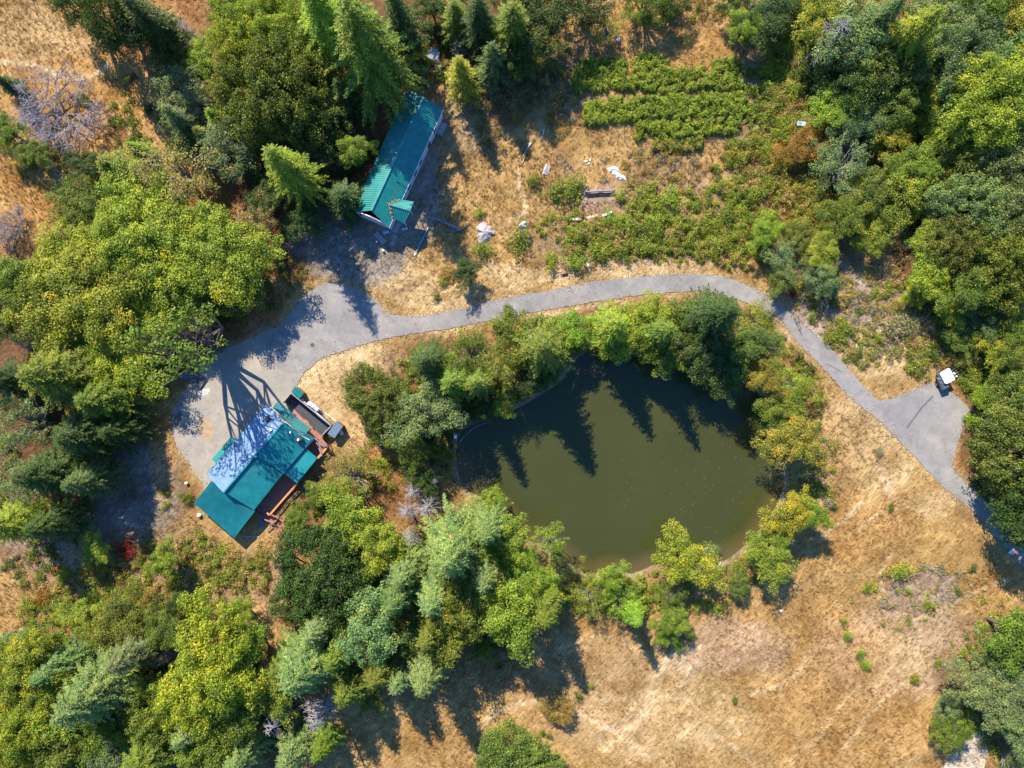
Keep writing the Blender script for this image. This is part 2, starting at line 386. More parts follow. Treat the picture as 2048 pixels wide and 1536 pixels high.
# ------------------------------------------------------------------ ground: what grows or lies where
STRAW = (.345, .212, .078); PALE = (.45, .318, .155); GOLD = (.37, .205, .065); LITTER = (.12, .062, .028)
MAUVE = (.31, .25, .215); DUST = (.24, .205, .165); SCRUBC = (.24, .165, .085); OLIVE = (.15, .14, .045); RUSTC = (.30, .13, .05)
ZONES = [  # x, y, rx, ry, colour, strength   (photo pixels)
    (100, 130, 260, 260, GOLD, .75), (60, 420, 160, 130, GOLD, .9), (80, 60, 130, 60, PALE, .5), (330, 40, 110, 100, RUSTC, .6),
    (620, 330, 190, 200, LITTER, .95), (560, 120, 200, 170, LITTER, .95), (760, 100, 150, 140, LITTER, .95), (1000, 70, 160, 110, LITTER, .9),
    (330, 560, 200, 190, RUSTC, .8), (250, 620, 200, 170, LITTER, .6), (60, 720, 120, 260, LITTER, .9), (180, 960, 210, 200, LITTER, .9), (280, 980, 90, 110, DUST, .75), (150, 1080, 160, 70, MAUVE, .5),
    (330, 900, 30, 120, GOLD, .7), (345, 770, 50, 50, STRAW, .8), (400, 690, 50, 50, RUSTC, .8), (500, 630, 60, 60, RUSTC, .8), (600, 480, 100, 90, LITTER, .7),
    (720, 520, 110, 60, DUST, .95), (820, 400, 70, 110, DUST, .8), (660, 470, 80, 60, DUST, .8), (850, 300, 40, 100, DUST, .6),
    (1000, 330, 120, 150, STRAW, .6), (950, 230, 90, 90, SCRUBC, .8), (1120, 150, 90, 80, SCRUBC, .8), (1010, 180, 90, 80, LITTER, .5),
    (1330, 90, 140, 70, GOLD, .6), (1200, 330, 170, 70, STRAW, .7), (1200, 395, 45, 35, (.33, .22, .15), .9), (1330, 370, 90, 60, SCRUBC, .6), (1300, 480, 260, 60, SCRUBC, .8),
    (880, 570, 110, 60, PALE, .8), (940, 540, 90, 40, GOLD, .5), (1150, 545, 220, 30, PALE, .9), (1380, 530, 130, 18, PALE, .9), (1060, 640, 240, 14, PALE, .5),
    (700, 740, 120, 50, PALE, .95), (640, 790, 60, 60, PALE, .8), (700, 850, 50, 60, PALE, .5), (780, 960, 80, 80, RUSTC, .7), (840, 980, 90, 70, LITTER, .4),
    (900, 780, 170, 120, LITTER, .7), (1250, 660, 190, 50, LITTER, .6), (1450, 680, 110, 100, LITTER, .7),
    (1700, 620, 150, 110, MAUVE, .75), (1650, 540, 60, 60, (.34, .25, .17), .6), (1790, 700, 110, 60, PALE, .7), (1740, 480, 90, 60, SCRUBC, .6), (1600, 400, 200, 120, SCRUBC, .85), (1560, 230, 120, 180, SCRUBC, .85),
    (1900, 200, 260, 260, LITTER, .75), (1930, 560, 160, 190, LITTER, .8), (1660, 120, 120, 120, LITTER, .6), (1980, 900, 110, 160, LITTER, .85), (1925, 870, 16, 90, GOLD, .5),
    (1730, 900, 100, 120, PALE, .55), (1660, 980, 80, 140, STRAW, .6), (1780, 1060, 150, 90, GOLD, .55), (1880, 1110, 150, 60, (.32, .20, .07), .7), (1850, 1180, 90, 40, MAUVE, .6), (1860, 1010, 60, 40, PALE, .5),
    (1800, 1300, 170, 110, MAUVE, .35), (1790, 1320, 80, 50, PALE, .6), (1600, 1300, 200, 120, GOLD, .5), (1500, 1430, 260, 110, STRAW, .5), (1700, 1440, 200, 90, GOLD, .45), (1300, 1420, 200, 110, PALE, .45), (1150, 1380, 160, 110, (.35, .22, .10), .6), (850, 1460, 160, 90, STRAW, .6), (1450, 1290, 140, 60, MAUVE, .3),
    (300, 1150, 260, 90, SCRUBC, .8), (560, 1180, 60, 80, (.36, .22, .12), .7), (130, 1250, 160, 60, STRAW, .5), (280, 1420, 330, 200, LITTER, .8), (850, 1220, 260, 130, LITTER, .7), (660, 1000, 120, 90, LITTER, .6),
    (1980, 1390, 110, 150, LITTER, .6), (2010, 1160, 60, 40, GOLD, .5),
]
TRACK = (.54, .40, .22)
PATHS = [
    ([(1210, 1500), (1280, 1430), (1310, 1360), (1340, 1310), (1420, 1290)], .8, TRACK, .7), ([(1150, 1395), (1230, 1400), (1300, 1392), (1380, 1400)], .6, TRACK, .6), ([(1500, 1400), (1560, 1370), (1610, 1350), (1640, 1300)], .5, (.16, .09, .04), .7), ([(1580, 1520), (1650, 1460), (1690, 1400), (1720, 1370)], .6, TRACK, .6), ([(1120, 1300), (1200, 1270), (1290, 1310)], .6, TRACK, .5),
    ([(1450, 1235), (1500, 1260), (1560, 1245), (1620, 1215)], .5, (.2, .12, .05), .5), ([(1640, 1080), (1690, 1040), (1720, 1010)], .9, TRACK, .7), ([(1830, 1240), (1880, 1220), (1960, 1180), (2020, 1160)], .9, TRACK, .6), ([(1350, 1480), (1400, 1440), (1450, 1440), (1480, 1470)], .6, TRACK, .6), ([(1010, 640), (1100, 628), (1200, 612), (1300, 600)], .7, TRACK, .6), ([(790, 590), (820, 570), (850, 555)], .6, (.15, .1, .06), .7),  # thin trodden tracks: points, width m, colour, strength
    ([(0, 122), (60, 128), (130, 152), (180, 150), (215, 132)], 1.0, TRACK, .8), ([(255, 240), (270, 290), (300, 305)], .8, TRACK, .5),
    ([(1035, 340), (1040, 380), (1050, 420), (1020, 440)], .8, TRACK, .8), ([(960, 1450), (1010, 1420), (1090, 1400), (1180, 1440), (1240, 1470), (1300, 1520)], .9, TRACK, .7),
    ([(1330, 1320), (1310, 1400), (1260, 1455), (1200, 1455)], .9, TRACK, .7), ([(1600, 1340), (1620, 1300), (1580, 1360), (1500, 1390)], .7, TRACK, .5),
    ([(1750, 910), (1758, 940), (1780, 990), (1810, 1010), (1860, 1030)], .6, TRACK, .7), ([(1755, 935), (1775, 960), (1790, 1000), (1800, 1050)], .6, TRACK, .6), ([(1785, 1000), (1735, 1045), (1700, 1070)], .6, TRACK, .5),
    ([(1780, 1110), (1760, 1150), (1765, 1190)], .9, TRACK, .6), ([(1300, 1390), (1360, 1370), (1380, 1330)], .7, TRACK, .6), ([(1420, 1460), (1470, 1500), (1510, 1530)], .7, TRACK, .6),
    ([(870, 610), (960, 590), (1080, 565)], 1.0, TRACK, .4), ([(690, 1215), (640, 1245), (590, 1270)], 1.3, STRAW, .8), ([(1280, 1500), (1250, 1440), (1330, 1330), (1350, 1280)], .7, TRACK, .6),
    ([(1690, 1500), (1740, 1430), (1800, 1370), (1850, 1320)], .7, TRACK, .5), ([(1520, 1390), (1600, 1370), (1650, 1330), (1680, 1290)], .6, (.22, .13, .05), .5),
]

def build_ground():
    x0, x1, y0, y1, st = -130.0, 130.0, -105.0, 105.0, .5
    xs = np.arange(x0, x1 + .01, st); ys = np.arange(y0, y1 + .01, st)
    X, Y = np.meshgrid(xs, ys)
    wx = (fbm(X, Y, 6, 31) - .5) * 6; wy = (fbm(X, Y, 6, 41) - .5) * 6
    C = np.empty(X.shape + (3,)); C[:] = STRAW
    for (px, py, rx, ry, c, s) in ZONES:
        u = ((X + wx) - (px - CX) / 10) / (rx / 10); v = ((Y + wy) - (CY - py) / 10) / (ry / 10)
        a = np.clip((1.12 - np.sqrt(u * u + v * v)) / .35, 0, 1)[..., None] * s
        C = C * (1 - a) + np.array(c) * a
    for pts, w, c, s in PATHS:
        q = smooth_poly(pts, 8, False); d = np.full(X.shape, 1e9)
        qx = (q[:, 0] - CX) / 10; qy = (CY - q[:, 1]) / 10
        sel = (X > qx.min() - 3) & (X < qx.max() + 3) & (Y > qy.min() - 3) & (Y < qy.max() + 3)
        xs_, ys_ = X[sel] + wx[sel] * .12, Y[sel] + wy[sel] * .12; dd = np.full(xs_.shape, 1e9)
        for i in range(len(q)): dd = np.minimum(dd, (xs_ - qx[i]) ** 2 + (ys_ - qy[i]) ** 2)
        a = np.zeros(X.shape); a[sel] = np.clip(1.4 - np.sqrt(dd) / (w * .62), 0, 1) * min(1, s * 1.15)
        C = C * (1 - a[..., None]) + np.array(c) * a[..., None]
    sr = np.minimum(sdist(X, Y, P_ROAD), sdist(X, Y, P_LOT)); sp = sdist(X, Y, P_POND); sd = sdist(X, Y, P_DIRT)
    # mown pale verge beside the road, muddy then green rim round the pond
    a = np.clip(1 - sr / 1.6, 0, 1) * np.clip(fbm(X, Y, 3, 91) * 1.8 - .3, 0, 1) * .7
    C = C * (1 - a[..., None]) + np.array(PALE) * a[..., None]
    a = np.clip(1 - np.abs(sp - 2.0) / 2.2, 0, 1) * np.clip(fbm(X, Y, 4, 95) * 2 - .4, 0, 1) * .8
    C = C * (1 - a[..., None]) + np.array((.15, .16, .045)) * a[..., None]
    a = np.clip(1.2 - sp / 1.0, 0, 1) * .85
    C = C * (1 - a[..., None]) + np.array((.23, .185, .125)) * a[..., None]
    a = np.clip(.7 - sd / .8, 0, 1) * .95
    C = C * (1 - a[..., None]) + np.array((.42, .35, .26)) * a[..., None]
    pt = np.clip((fbm(X, Y, 5, 61) - .5) * 3, -1, 1)[..., None]
    C = C * (1 + .16 * pt * np.array((1, 1.1, 1.3)))
    # relief
    flat = np.clip((sr - .2) / 2.5, 0, 1)
    Z = ((fbm(X, Y, 9, 51) - .5) * .7 + (fbm(X, Y, 2.2, 55) - .5) * .30) * flat - .03
    Z -= .04 * (sr < .3)
    bank = -.35 + np.clip(sp, -4, 1.2) * .30
    t = np.clip((sp - .5) / 2.0, 0, 1)
    Z = np.where(sp < 2.5, bank * (1 - t) + Z * t, Z)
    ny, nx = X.shape
    V = np.stack([X, Y, Z], -1).reshape(-1, 3)
    i = np.arange(ny * nx).reshape(ny, nx)
    F = np.stack([i[:-1, :-1], i[:-1, 1:], i[1:, 1:], i[1:, :-1]], -1).reshape(-1, 4)
    # the same sheet carries on coarsely to the horizon
    rim_i = np.concatenate([i[0, :], i[1:, -1], i[-1, -2::-1], i[-2:0:-1, 0]])
    col = C.reshape(-1, 3); base = len(V); n = len(rim_i); allV = [V]; allC = [col]; prev = rim_i; fs = [F]
    for k, sc in enumerate((1.25, 2.0, 5.0, 20.0)):
        r = V[rim_i] * np.array([sc, sc, 0]); r[:, 2] = -.05
        allV.append(r); allC.append(np.tile(np.array((.20, .16, .07)), (n, 1)))
        cur = base + k * n + np.arange(n)
        fs.append(np.stack([prev, cur, np.roll(cur, -1), np.roll(prev, -1)], -1)); prev = cur
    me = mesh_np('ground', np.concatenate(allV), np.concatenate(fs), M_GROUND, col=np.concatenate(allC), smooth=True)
    o = put('ground', me); tag(o, 'dry golden hillside ground with leaf litter and bare dust', 'ground', kind='structure')
    return X, Y, Z, C, sr, sp
GX, GY, GZ, GC, G_ROADD, G_PONDD = build_ground()

def sample(A, x, y):
    ix = np.clip(((np.asarray(x) + 130) / .5).round().astype(int), 0, A.shape[1] - 1)
    iy = np.clip(((np.asarray(y) + 105) / .5).round().astype(int), 0, A.shape[0] - 1)
    return A[iy, ix]
def gz(x, y): return float(sample(GZ, x, y))

def sheet(name, poly, z, mat, label, cat, jitter=0.0):
    p = poly.copy()
    if jitter:
        p += (np.random.default_rng(5).random(p.shape) - .5) * jitter
    pts = [Vector((a, b, z)) for a, b in p]
    tris = tessellate_polygon([pts])
    me = bpy.data.meshes.new(name); me.from_pydata([tuple(q) for q in pts], [], [tuple(t) for t in tris]); me.update()
    if sum(f.normal.z for f in me.polygons) < 0: me.flip_normals()
    me.materials.append(mat)
    return tag(put(name, me), label, cat, kind='structure')
sheet('road', P_ROAD, .030, M_ROAD, 'grey asphalt road curving above the pond with a wide turnout', 'road', .25)
sheet('dirt_track', P_DIRT, .026, plain('pale_track_dirt', (.46, .36, .24), .95, .2, .8, bump=.3), 'pale dirt track leaving at the bottom right corner', 'dirt track', .25)
sheet('parking_lot', P_LOT, .022, M_LOT, 'beige worn parking lot beside the teal roofed house', 'parking lot', .3)

def build_water():
    X, Y = np.meshgrid(np.arange(-13.5, 58, .5), np.arange(-42, 12, .5))
    d = sdist(X, Y, P_POND)
    t = np.clip((-d) / (3.2 + 2.5 * (fbm(X, Y, 8, 71) - .3)), 0, 1)[..., None]
    south = np.clip((-Y - 8) / 10, 0.15, 1)[..., None]
    deep = np.array((.040, .043, .0115)); shallow = np.array((.095, .068, .024))
    C = deep * (1 - (1 - t) * south) + shallow * ((1 - t) * south)
    i = np.arange(X.size).reshape(X.shape)
    F = np.stack([i[:-1, :-1], i[:-1, 1:], i[1:, 1:], i[1:, :-1]], -1).reshape(-1, 4)
    keep = (d.ravel()[F].min(1) < 1.0); F = F[keep]
    V = np.stack([X, Y, np.full(X.shape, -.35)], -1).reshape(-1, 3)
    used = np.unique(F); mp = np.full(len(V), -1); mp[used] = np.arange(len(used))
    o = put('pond_water', mesh_np('pond_water', V[used], mp[F], M_WATER, col=C.reshape(-1, 3)[used]))
    tag(o, 'murky olive green pond ringed by trees', 'pond', kind='structure')
build_water()

# road repairs, stains, and patches lying on the paving
def strip(name, pts, w, z, mat, label, cat):
    mb = MB()
    for a, b in zip(pts[:-1], pts[1:]):
        a = W(*a); b = W(*b); d = (b - a).normalized(); nrm = Vector((-d.y, d.x, 0)) * w / 2
        mb.poly([(p.x, p.y, z) for p in (a - nrm, b - nrm, b + nrm, a + nrm)])
    o = mb.build(name, mat); return tag(o, label, cat, kind='structure')
strip('tar_seam', [(1866, 792), (1842, 817), (1814, 856)], .35, .036, M_TAR, 'dark tar seam across the turnout', 'tar seam')
strip('asphalt_crack', [(1652, 727), (1668, 735), (1684, 744)], .16, .036, M_TAR, 'short dark crack in the road by the yellow bushes', 'crack')
def patch(name, px, py, rx, ry, ang, z, mat, label, cat, seed):
    r = random.Random(seed); pts = []
    for k in range(22):
        a = 2 * math.pi * k / 22; q = 1 + (r.random() - .5) * .45
        u, v = rx / 10 * math.cos(a) * q, ry / 10 * math.sin(a) * q
        c, s = math.cos(rad(ang)), math.sin(rad(ang)); b = W(px, py)
        pts.append((b.x + u * c - v * s, b.y + u * s + v * c, z))
    mb = MB(); mb.poly(pts); return tag(mb.build(name, mat), label, cat, kind='structure')
M_STAIN = plain('dark_oil_stain', (.115, .095, .08), .8, .2, 1.5)
M_SANDY = plain('tan_sand_patch', (.33, .225, .13), .95, .25, 1.2)
M_BLEACH = plain('bleached_paving', (.42, .39, .35), .9, .15, 1.0)
patch('stain', 356, 838, 7, 17, -18, .028, M_STAIN, 'dark stain on the west edge of the lot', 'stain', 3)
patch('sand_patch', 412, 858, 19, 22, 10, .028, M_SANDY, 'tan sand patch in the middle of the lot', 'sand', 4)
patch('pale_patch', 408, 784, 12, 7, 25, .028, M_BLEACH, 'bleached patch in front of the curved ramp', 'paving patch', 6)
patch('gravel_patch', 452, 640 + 70, 9, 5, 10, .034, M_SANDY, 'small sandy patch under the tree shade', 'sand', 8)

# ------------------------------------------------------------------ plants: leaf clouds
def unit(v): return v / (np.linalg.norm(v, axis=-1, keepdims=True) + 1e-9)

def leaf_quads(P, N, size, aspect=.62, axis=None, r=None):
    """diamond leaves at P facing N"""
    r = r or rng; n = len(P)
    if axis is None: axis = r.normal(size=(n, 3))
    u = unit(axis - N * (axis * N).sum(1, keepdims=True)); v = np.cross(N, u)
    s = (size * r.uniform(.65, 1.3, (n, 1)))
    V = np.stack([P - u * s * .5, P - v * s * .5 * aspect + N * s * .06, P + u * s * .5, P + v * s * .5 * aspect + N * s * .06], 1).reshape(-1, 3)
    F = np.arange(n * 4).reshape(n, 4)
    return V, F

def blob_cloud(C, R, leaf, dens, r, flat=.85, up=.45, low=-.35):
    """leaf shells round blob centres; returns P, N, tint"""
    P, N, T = [], [], []
    for c, rb in zip(C, R):
        n = max(8, int(dens * rb * rb)); d = unit(r.normal(size=(n * 2, 3))); d = d[d[:, 2] > low][:n]
        rr = rb * r.uniform(.5, 1.2, (len(d), 1)) * np.array([1, 1, flat])
        o_ = unit(c * np.array([1, 1, .25]) + 1e-6); sp = (d @ o_)[:, None] * o_ * rb * r.uniform(.2, .75)     # sprays reach outward along their limb
        P.append(c + d * rr + sp)
        N.append(unit(d * .7 + np.array([0, 0, up]) + r.normal(size=d.shape) * .5))
        T.append(np.clip(r.normal(.45, .15) + r.normal(0, .19, len(d)), 0, 1))
    return np.concatenate(P), np.concatenate(N), np.concatenate(T)

def dome_blobs(r, n, R, Rz, zc, rb, shell, irr=.25, low=-.35):
    ph = r.uniform(0, 6.28, 4); C = []; RB = []
    while len(C) < n:
        d = unit(r.normal(size=3))
        if d[2] < low: continue
        az = math.atan2(d[1], d[0])
        k = 1 + irr * (.5 * math.sin(2 * az + ph[0]) + .35 * math.sin(3 * az + ph[1]) + .3 * math.sin(5 * az + ph[2]))
        q = r.uniform(*shell); b = r.uniform(*rb)
        C.append(np.array([d[0] * (R * k - b) * q, d[1] * (R * k - b) * q, zc + d[2] * (Rz - b) * q])); RB.append(b)
    return np.array(C), np.array(RB)

def limbs(name, r, C, RB, h0, zfork, trunk_r, mat, count=14, n=5):
    mb = MB(); lean = r.normal(size=2) * .25
    top = np.array([lean[0], lean[1], zfork])
    mb.tube([(0, 0, -.4), (lean[0] * .3, lean[1] * .3, zfork * .5), tuple(top)], [trunk_r * 1.25, trunk_r, trunk_r * .8], 7)
    order = r.permutation(len(C))[:count]
    for j in order:
        c = C[j]; start = top * (1 - .0) * np.array([1, 1, r.uniform(.55, 1)]); mid = start * .45 + c * .55 + np.append(r.normal(size=2) * .4, r.uniform(.2, .9))
        rr = trunk_r * r.uniform(.35, .6)
        mb.tube([tuple(start), tuple(mid), tuple(c)], [rr, rr * .6, rr * .2], n, cap=False)
    return mb.mesh(name, mat)

PROTO = {}
def make_broadleaf(key, seed, R, Rz, zc, nb, rb, shell, leaf, dens, zfork, trunk_r, **kw):
    r = np.random.default_rng(seed)
    C, RB = dome_blobs(r, nb, R, Rz, zc, rb, shell, kw.get('irr', .25), kw.get('low', -.35))
    P, N, T = blob_cloud(C, RB, leaf, dens, r, up=kw.get('up', .45))
    V, F = leaf_quads(P, N, leaf, .62, None, r)
    crown = mesh_np('crown', V, F, M_LEAF, tint=T)
    trunk = limbs('trunk', r, C, RB, 0, zfork, trunk_r, kw.get('bark', M_BARK), kw.get('limbs', 16))
    PROTO.setdefault(key, []).append((crown, trunk, R, zc + Rz))
for s in range(4):   # lumpy wide crowns on long bare limbs (R 5, h 14)
    make_broadleaf('B', 100 + s, 5.0, 4.2, 9.8, 105, (.35, 1.15), (.45, 1.06), .27, 215, 4.5, .26, irr=.5, limbs=30)
for s in range(3):   # dense rounded oaks (R 5, h 8.4)
    make_broadleaf('O', 120 + s, 5.0, 4.0, 4.4, 120, (.4, .95), (.72, 1.03), .25, 200, 2.4, .32, irr=.28, up=.5)
for s in range(3):   # thin crowns with twigs showing (R 5, h 11)
    make_broadleaf('A', 140 + s, 5.0, 4.0, 7.0, 90, (.35, .8), (.5, 1.04), .22, 165, 2.8, .22, limbs=50, irr=.4, bark=plain('grey_bark%d' % s, (.24, .20, .17), .9, .3, 3))

def make_vase(seed):      # many bare limbs fanning from the root, leaves only on top (R 6, h 18)
    r = np.random.default_rng(seed)
    C, RB = dome_blobs(r, 44, 6.4, 4.0, 13.5, (.5, 1.0), (.5, 1.0), .35, -.3)
    P, N, T = blob_cloud(C, RB, .36, 75, r); V, F = leaf_quads(P, N, .36, .62, None, r)
    mb = MB(); mb.tube([(0, 0, -.4), (0, 0, 1.2)], [.55, .45], 8)
    for j in r.permutation(44)[:20]:
        c = C[j] * np.array([1, 1, .98]); d = c * np.array([.55, .55, .5]) + np.append(r.normal(size=2) * .5, 0)
        q = r.uniform(.2, .34); mb.tube([(0, 0, .8), tuple(c * np.array([.2, .2, .22])), tuple(d), tuple(c)], [q * 1.2, q, q * .7, q * .25], 6, cap=False)
        for _ in range(3):
            e = C[r.integers(44)]; mb.tube([tuple(d), tuple((d + e) / 2 + np.array([0, 0, .3])), tuple(e)], [q * .4, q * .28, q * .1], 4, cap=False)
    PROTO.setdefault('K', []).append((mesh_np('crown', V, F, M_LEAF, tint=T), mb.mesh('trunk', M_BARK), 6.0, 18.0))
make_vase(160)
def make_fir(seed, Ht=20.0, R=4.0, dens=1.0, key='F'):
    r = np.random.default_rng(seed); P, N, A, T, L = [], [], [], [], []
    mb = MB(); mb.tube([(0, 0, -.4), (.05, 0, Ht * .5), (0, 0, Ht * .99)], [.34, .2, .03], 7)
    z = Ht * .16; lev = 0
    while z < Ht * .985:
        f = z / Ht; Lmax = R * (1 - f) ** .72 * r.uniform(.85, 1.1) + .15
        nb = int(round(r.uniform(6, 8.5))) if f < .9 else 4
        off = r.uniform(0, 6.28)
        for b in range(nb):
            az = off + 2 * math.pi * b / nb + r.normal() * .22; ln = Lmax * r.uniform(.68, 1.12)
            d = np.array([math.cos(az), math.sin(az), 0]); side = np.array([-d[1], d[0], 0])
            droop = r.uniform(.18, .34); tb = np.clip(r.normal(.45, .13), .1, .9)
            nseg = max(4, int(ln / .27 * dens))
            for t in np.linspace(.14, 1, nseg):
                p = d * ln * t + np.array([0, 0, z + .25 * ln * t - (droop + .28) * ln * t * t])
                w = (.72 * (1 - t) + .16) * min(1.2, ln * .42)
                for sg in (-1, 1, 0):
                    ax = d * .75 + side * sg * .9 + np.array([0, 0, -.18]) if sg else d + np.array([0, 0, -.2])
                    le = (w + .25) * r.uniform(.7, 1.2) if sg else .5
                    P.append(p + ax / np.linalg.norm(ax) * le * .45 + r.normal(size=3) * .04); A.append(ax)
                    N.append(unit(np.array([0, 0, 1.0]) + d * .25 + r.normal(size=3) * .38)); L.append(le)
                    T.append(np.clip(tb + .16 * (t > .7) + r.normal() * .12, 0, 1))
            if ln > 1.0:
                mb.tube([(0, 0, z), tuple(d * ln * .9 + np.array([0, 0, z - (droop - .0) * ln * .5]))], [.05, .012], 3, cap=False)
        z += (.52 + .45 * (1 - f)) * r.uniform(.85, 1.15); lev += 1
    P, N, A, L = map(np.array, (P, N, A, L))
    V, F = leaf_quads(P, N, L[:, None], .34, A, r)
    PROTO.setdefault(key, []).append((mesh_np('crown', V, F, M_LEAF, tint=np.array(T)), mb.mesh('trunk', M_BARK), R, Ht))
for s in range(4): make_fir(200 + s, 20.0, 4.0)
for s in range(3): make_fir(220 + s, 28.0, 7.5, .85, 'FF')
for s in range(3):   # the largest crowns get their own leaf size
    make_broadleaf('BB', 240 + s, 10.0, 5.0, 9.0, 330, (.45, 1.6), (.4, 1.06), .33, 190, 3.5, .45, irr=.5, limbs=60)
for s in range(2):
    make_broadleaf('OO', 250 + s, 10.0, 4.3, 4.1, 380, (.5, 1.25), (.7, 1.03), .31, 165, 2.2, .45, irr=.25, up=.5, limbs=40)

def make_bare(seed, R=5.0, Ht=7.0, depth=6):
    r = random.Random(seed); mb = MB(); tw = MB()
    def grow(p, d, ln, rad_, k):
        a = p; pts = [p]; rs = [rad_]
        for i in range(3):
            d = (d + Vector((r.gauss(0, .22), r.gauss(0, .22), r.gauss(0, .12)))).normalized()
            a = a + d * ln / 3; pts.append(a); rs.append(rad_ * (1 - .2 * (i + 1)))
        (mb if k > depth - 2 else tw).tube(pts, rs, 5 if k > depth - 2 else 3, cap=False)
        if k == 0: return
        for _ in range(r.choice((3, 3, 4)) if k > 1 else 4):
            q = pts[r.choice((2, 3, 3))]
            nd = (d + Vector((r.gauss(0, .75), r.gauss(0, .75), r.gauss(.12, .35)))).normalized()
            grow(q, nd, ln * r.uniform(.55, .85), rad_ * .66, k - 1)
    for i in range(7):
        a = 6.283 * i / 7 + r.random()
        grow(Vector((0, 0, -.2)), Vector((math.cos(a) * .8, math.sin(a) * .8, .75)).normalized(), R * .42, .12, depth - 1)
    PROTO.setdefault('D', []).append((tw.mesh('crown', M_DEAD), mb.mesh('trunk', M_DEAD), R, Ht))
for s in range(2): make_bare(300 + s)
def make_snag(seed, R=3.0, Ht=12.0):
    r = random.Random(seed); mb = MB(); tw = MB()
    mb.tube([(0, 0, -.3), (.1, 0, Ht * .5), (.2, .1, Ht)], [.26, .16, .03], 6)
    z = Ht * .25
    while z < Ht * .97:
        a = r.uniform(0, 6.28); ln = R * (1 - (z / Ht) ** 1.6) * r.uniform(.5, 1.1) + .3
        d = Vector((math.cos(a), math.sin(a), -.15)); p = Vector((.1, 0, z)); e = p + d * ln
        tw.tube([p, p + d * ln * .5 + Vector((0, 0, .1)), e], [.06, .04, .012], 3, cap=False)
        for k in range(5):
            q = p + d * ln * r.uniform(.4, 1); b = a + r.choice((-1, 1)) * r.uniform(.4, 1)
            tw.tube([q, q + Vector((math.cos(b), math.sin(b), r.uniform(-.2, .3))) * ln * .28], [.03, .008], 3, cap=False)
        z += .16
    PROTO.setdefault('N', []).append((tw.mesh('crown', M_DEAD), mb.mesh('trunk', M_DEAD), R, Ht))
for s in range(2): make_snag(320 + s)

def make_shrub(key, seed, leaf=.17, dens=300, nb=14, rb=(.32, .62), h=1.0, low=-.1):
    r = np.random.default_rng(seed)
    C, RB = dome_blobs(r, nb, 1.5, h, .55, rb, (.3, 1.0), .4, -.2)
    P, N, T = blob_cloud(C, RB, leaf, dens, r, up=.5)
    V, F = leaf_quads(P, N, leaf, .6, None, r); V[:, 2] = np.maximum(V[:, 2], -.1)
    PROTO.setdefault(key, []).append((mesh_np('shrub', V, F, M_LEAF, tint=T), None, 1.5, .55 + h))
for s in range(5): make_shrub('S', 400 + s)
def make_brush(seed):     # wispy dry brush: fine stems fanning from the root
    r = np.random.default_rng(seed); n = 900
    az = r.uniform(0, 6.28, n); t = r.uniform(.15, 1, n) ** .6; el = r.uniform(.25, 1.4, n)
    d = np.stack([np.cos(az) * np.cos(el), np.sin(az) * np.cos(el), np.sin(el)], 1)
    P = d * (1.5 * t)[:, None] * np.array([1, 1, .8]) + r.normal(size=(n, 3)) * .06
    V, F = leaf_quads(P, unit(r.normal(size=(n, 3)) + np.array([0, 0, .6])), .42, .14, d + r.normal(size=(n, 3)) * .35, r)
    V[:, 2] = np.maximum(V[:, 2], -.1)
    PROTO.setdefault('W', []).append((mesh_np('brush', V, F, M_LEAF, tint=np.clip(r.normal(.5, .2, n), 0, 1)), None, 1.5, 1.3))
for s in range(3): make_brush(430 + s)

PAL0 = {'yg': (.125, .150, .020), 'by': (.158, .160, .020), 'mg': (.074, .094, .016), 'dg': (.040, .062, .018), 'ol': (.066, .082, .020),
       'oy': (.112, .124, .020), 'gg': (.086, .116, .050), 'bg': (.056, .086, .034), 'br': (.105, .145, .018), 'or': (.27, .125, .03),
       'rd': (.36, .06, .035), 'go': (.165, .150, .026), 'ao': (.140, .105, .034), 'gr': (.19, .165, .135), 'tn': (.20, .145, .062), 'wd': (1, 1, 1)}
GAIN = {'wd': .9, 'dg': 1.75, 'or': 1.1, 'rd': .7, 'by': 2.0, 'go': 1.8, 'gr': 1.8, 'tn': 2.0, 'ol': 2.3, 'oy': 2.3, 'gg': 2.2}
PAL = {k: (v[0] * GAIN.get(k, 2.1) * 1.05, v[1] * GAIN.get(k, 2.1) * 1.03, v[2] * GAIN.get(k, 2.1) * .74) for k, v in PAL0.items()}
NAMES = {'F': ('fir_tree', 'tree'), 'K': ('maple_tree', 'tree'), 'B': ('broadleaf_tree', 'tree'), 'O': ('oak_tree', 'tree'), 'A': ('thin_tree', 'tree'), 'D': ('dead_tree', 'dead tree'),
         'N': ('dead_fir', 'dead tree'), 'S': ('shrub', 'shrub'), 'W': ('dry_brush', 'brush')}
TRUNKS = []
_cnt = {}
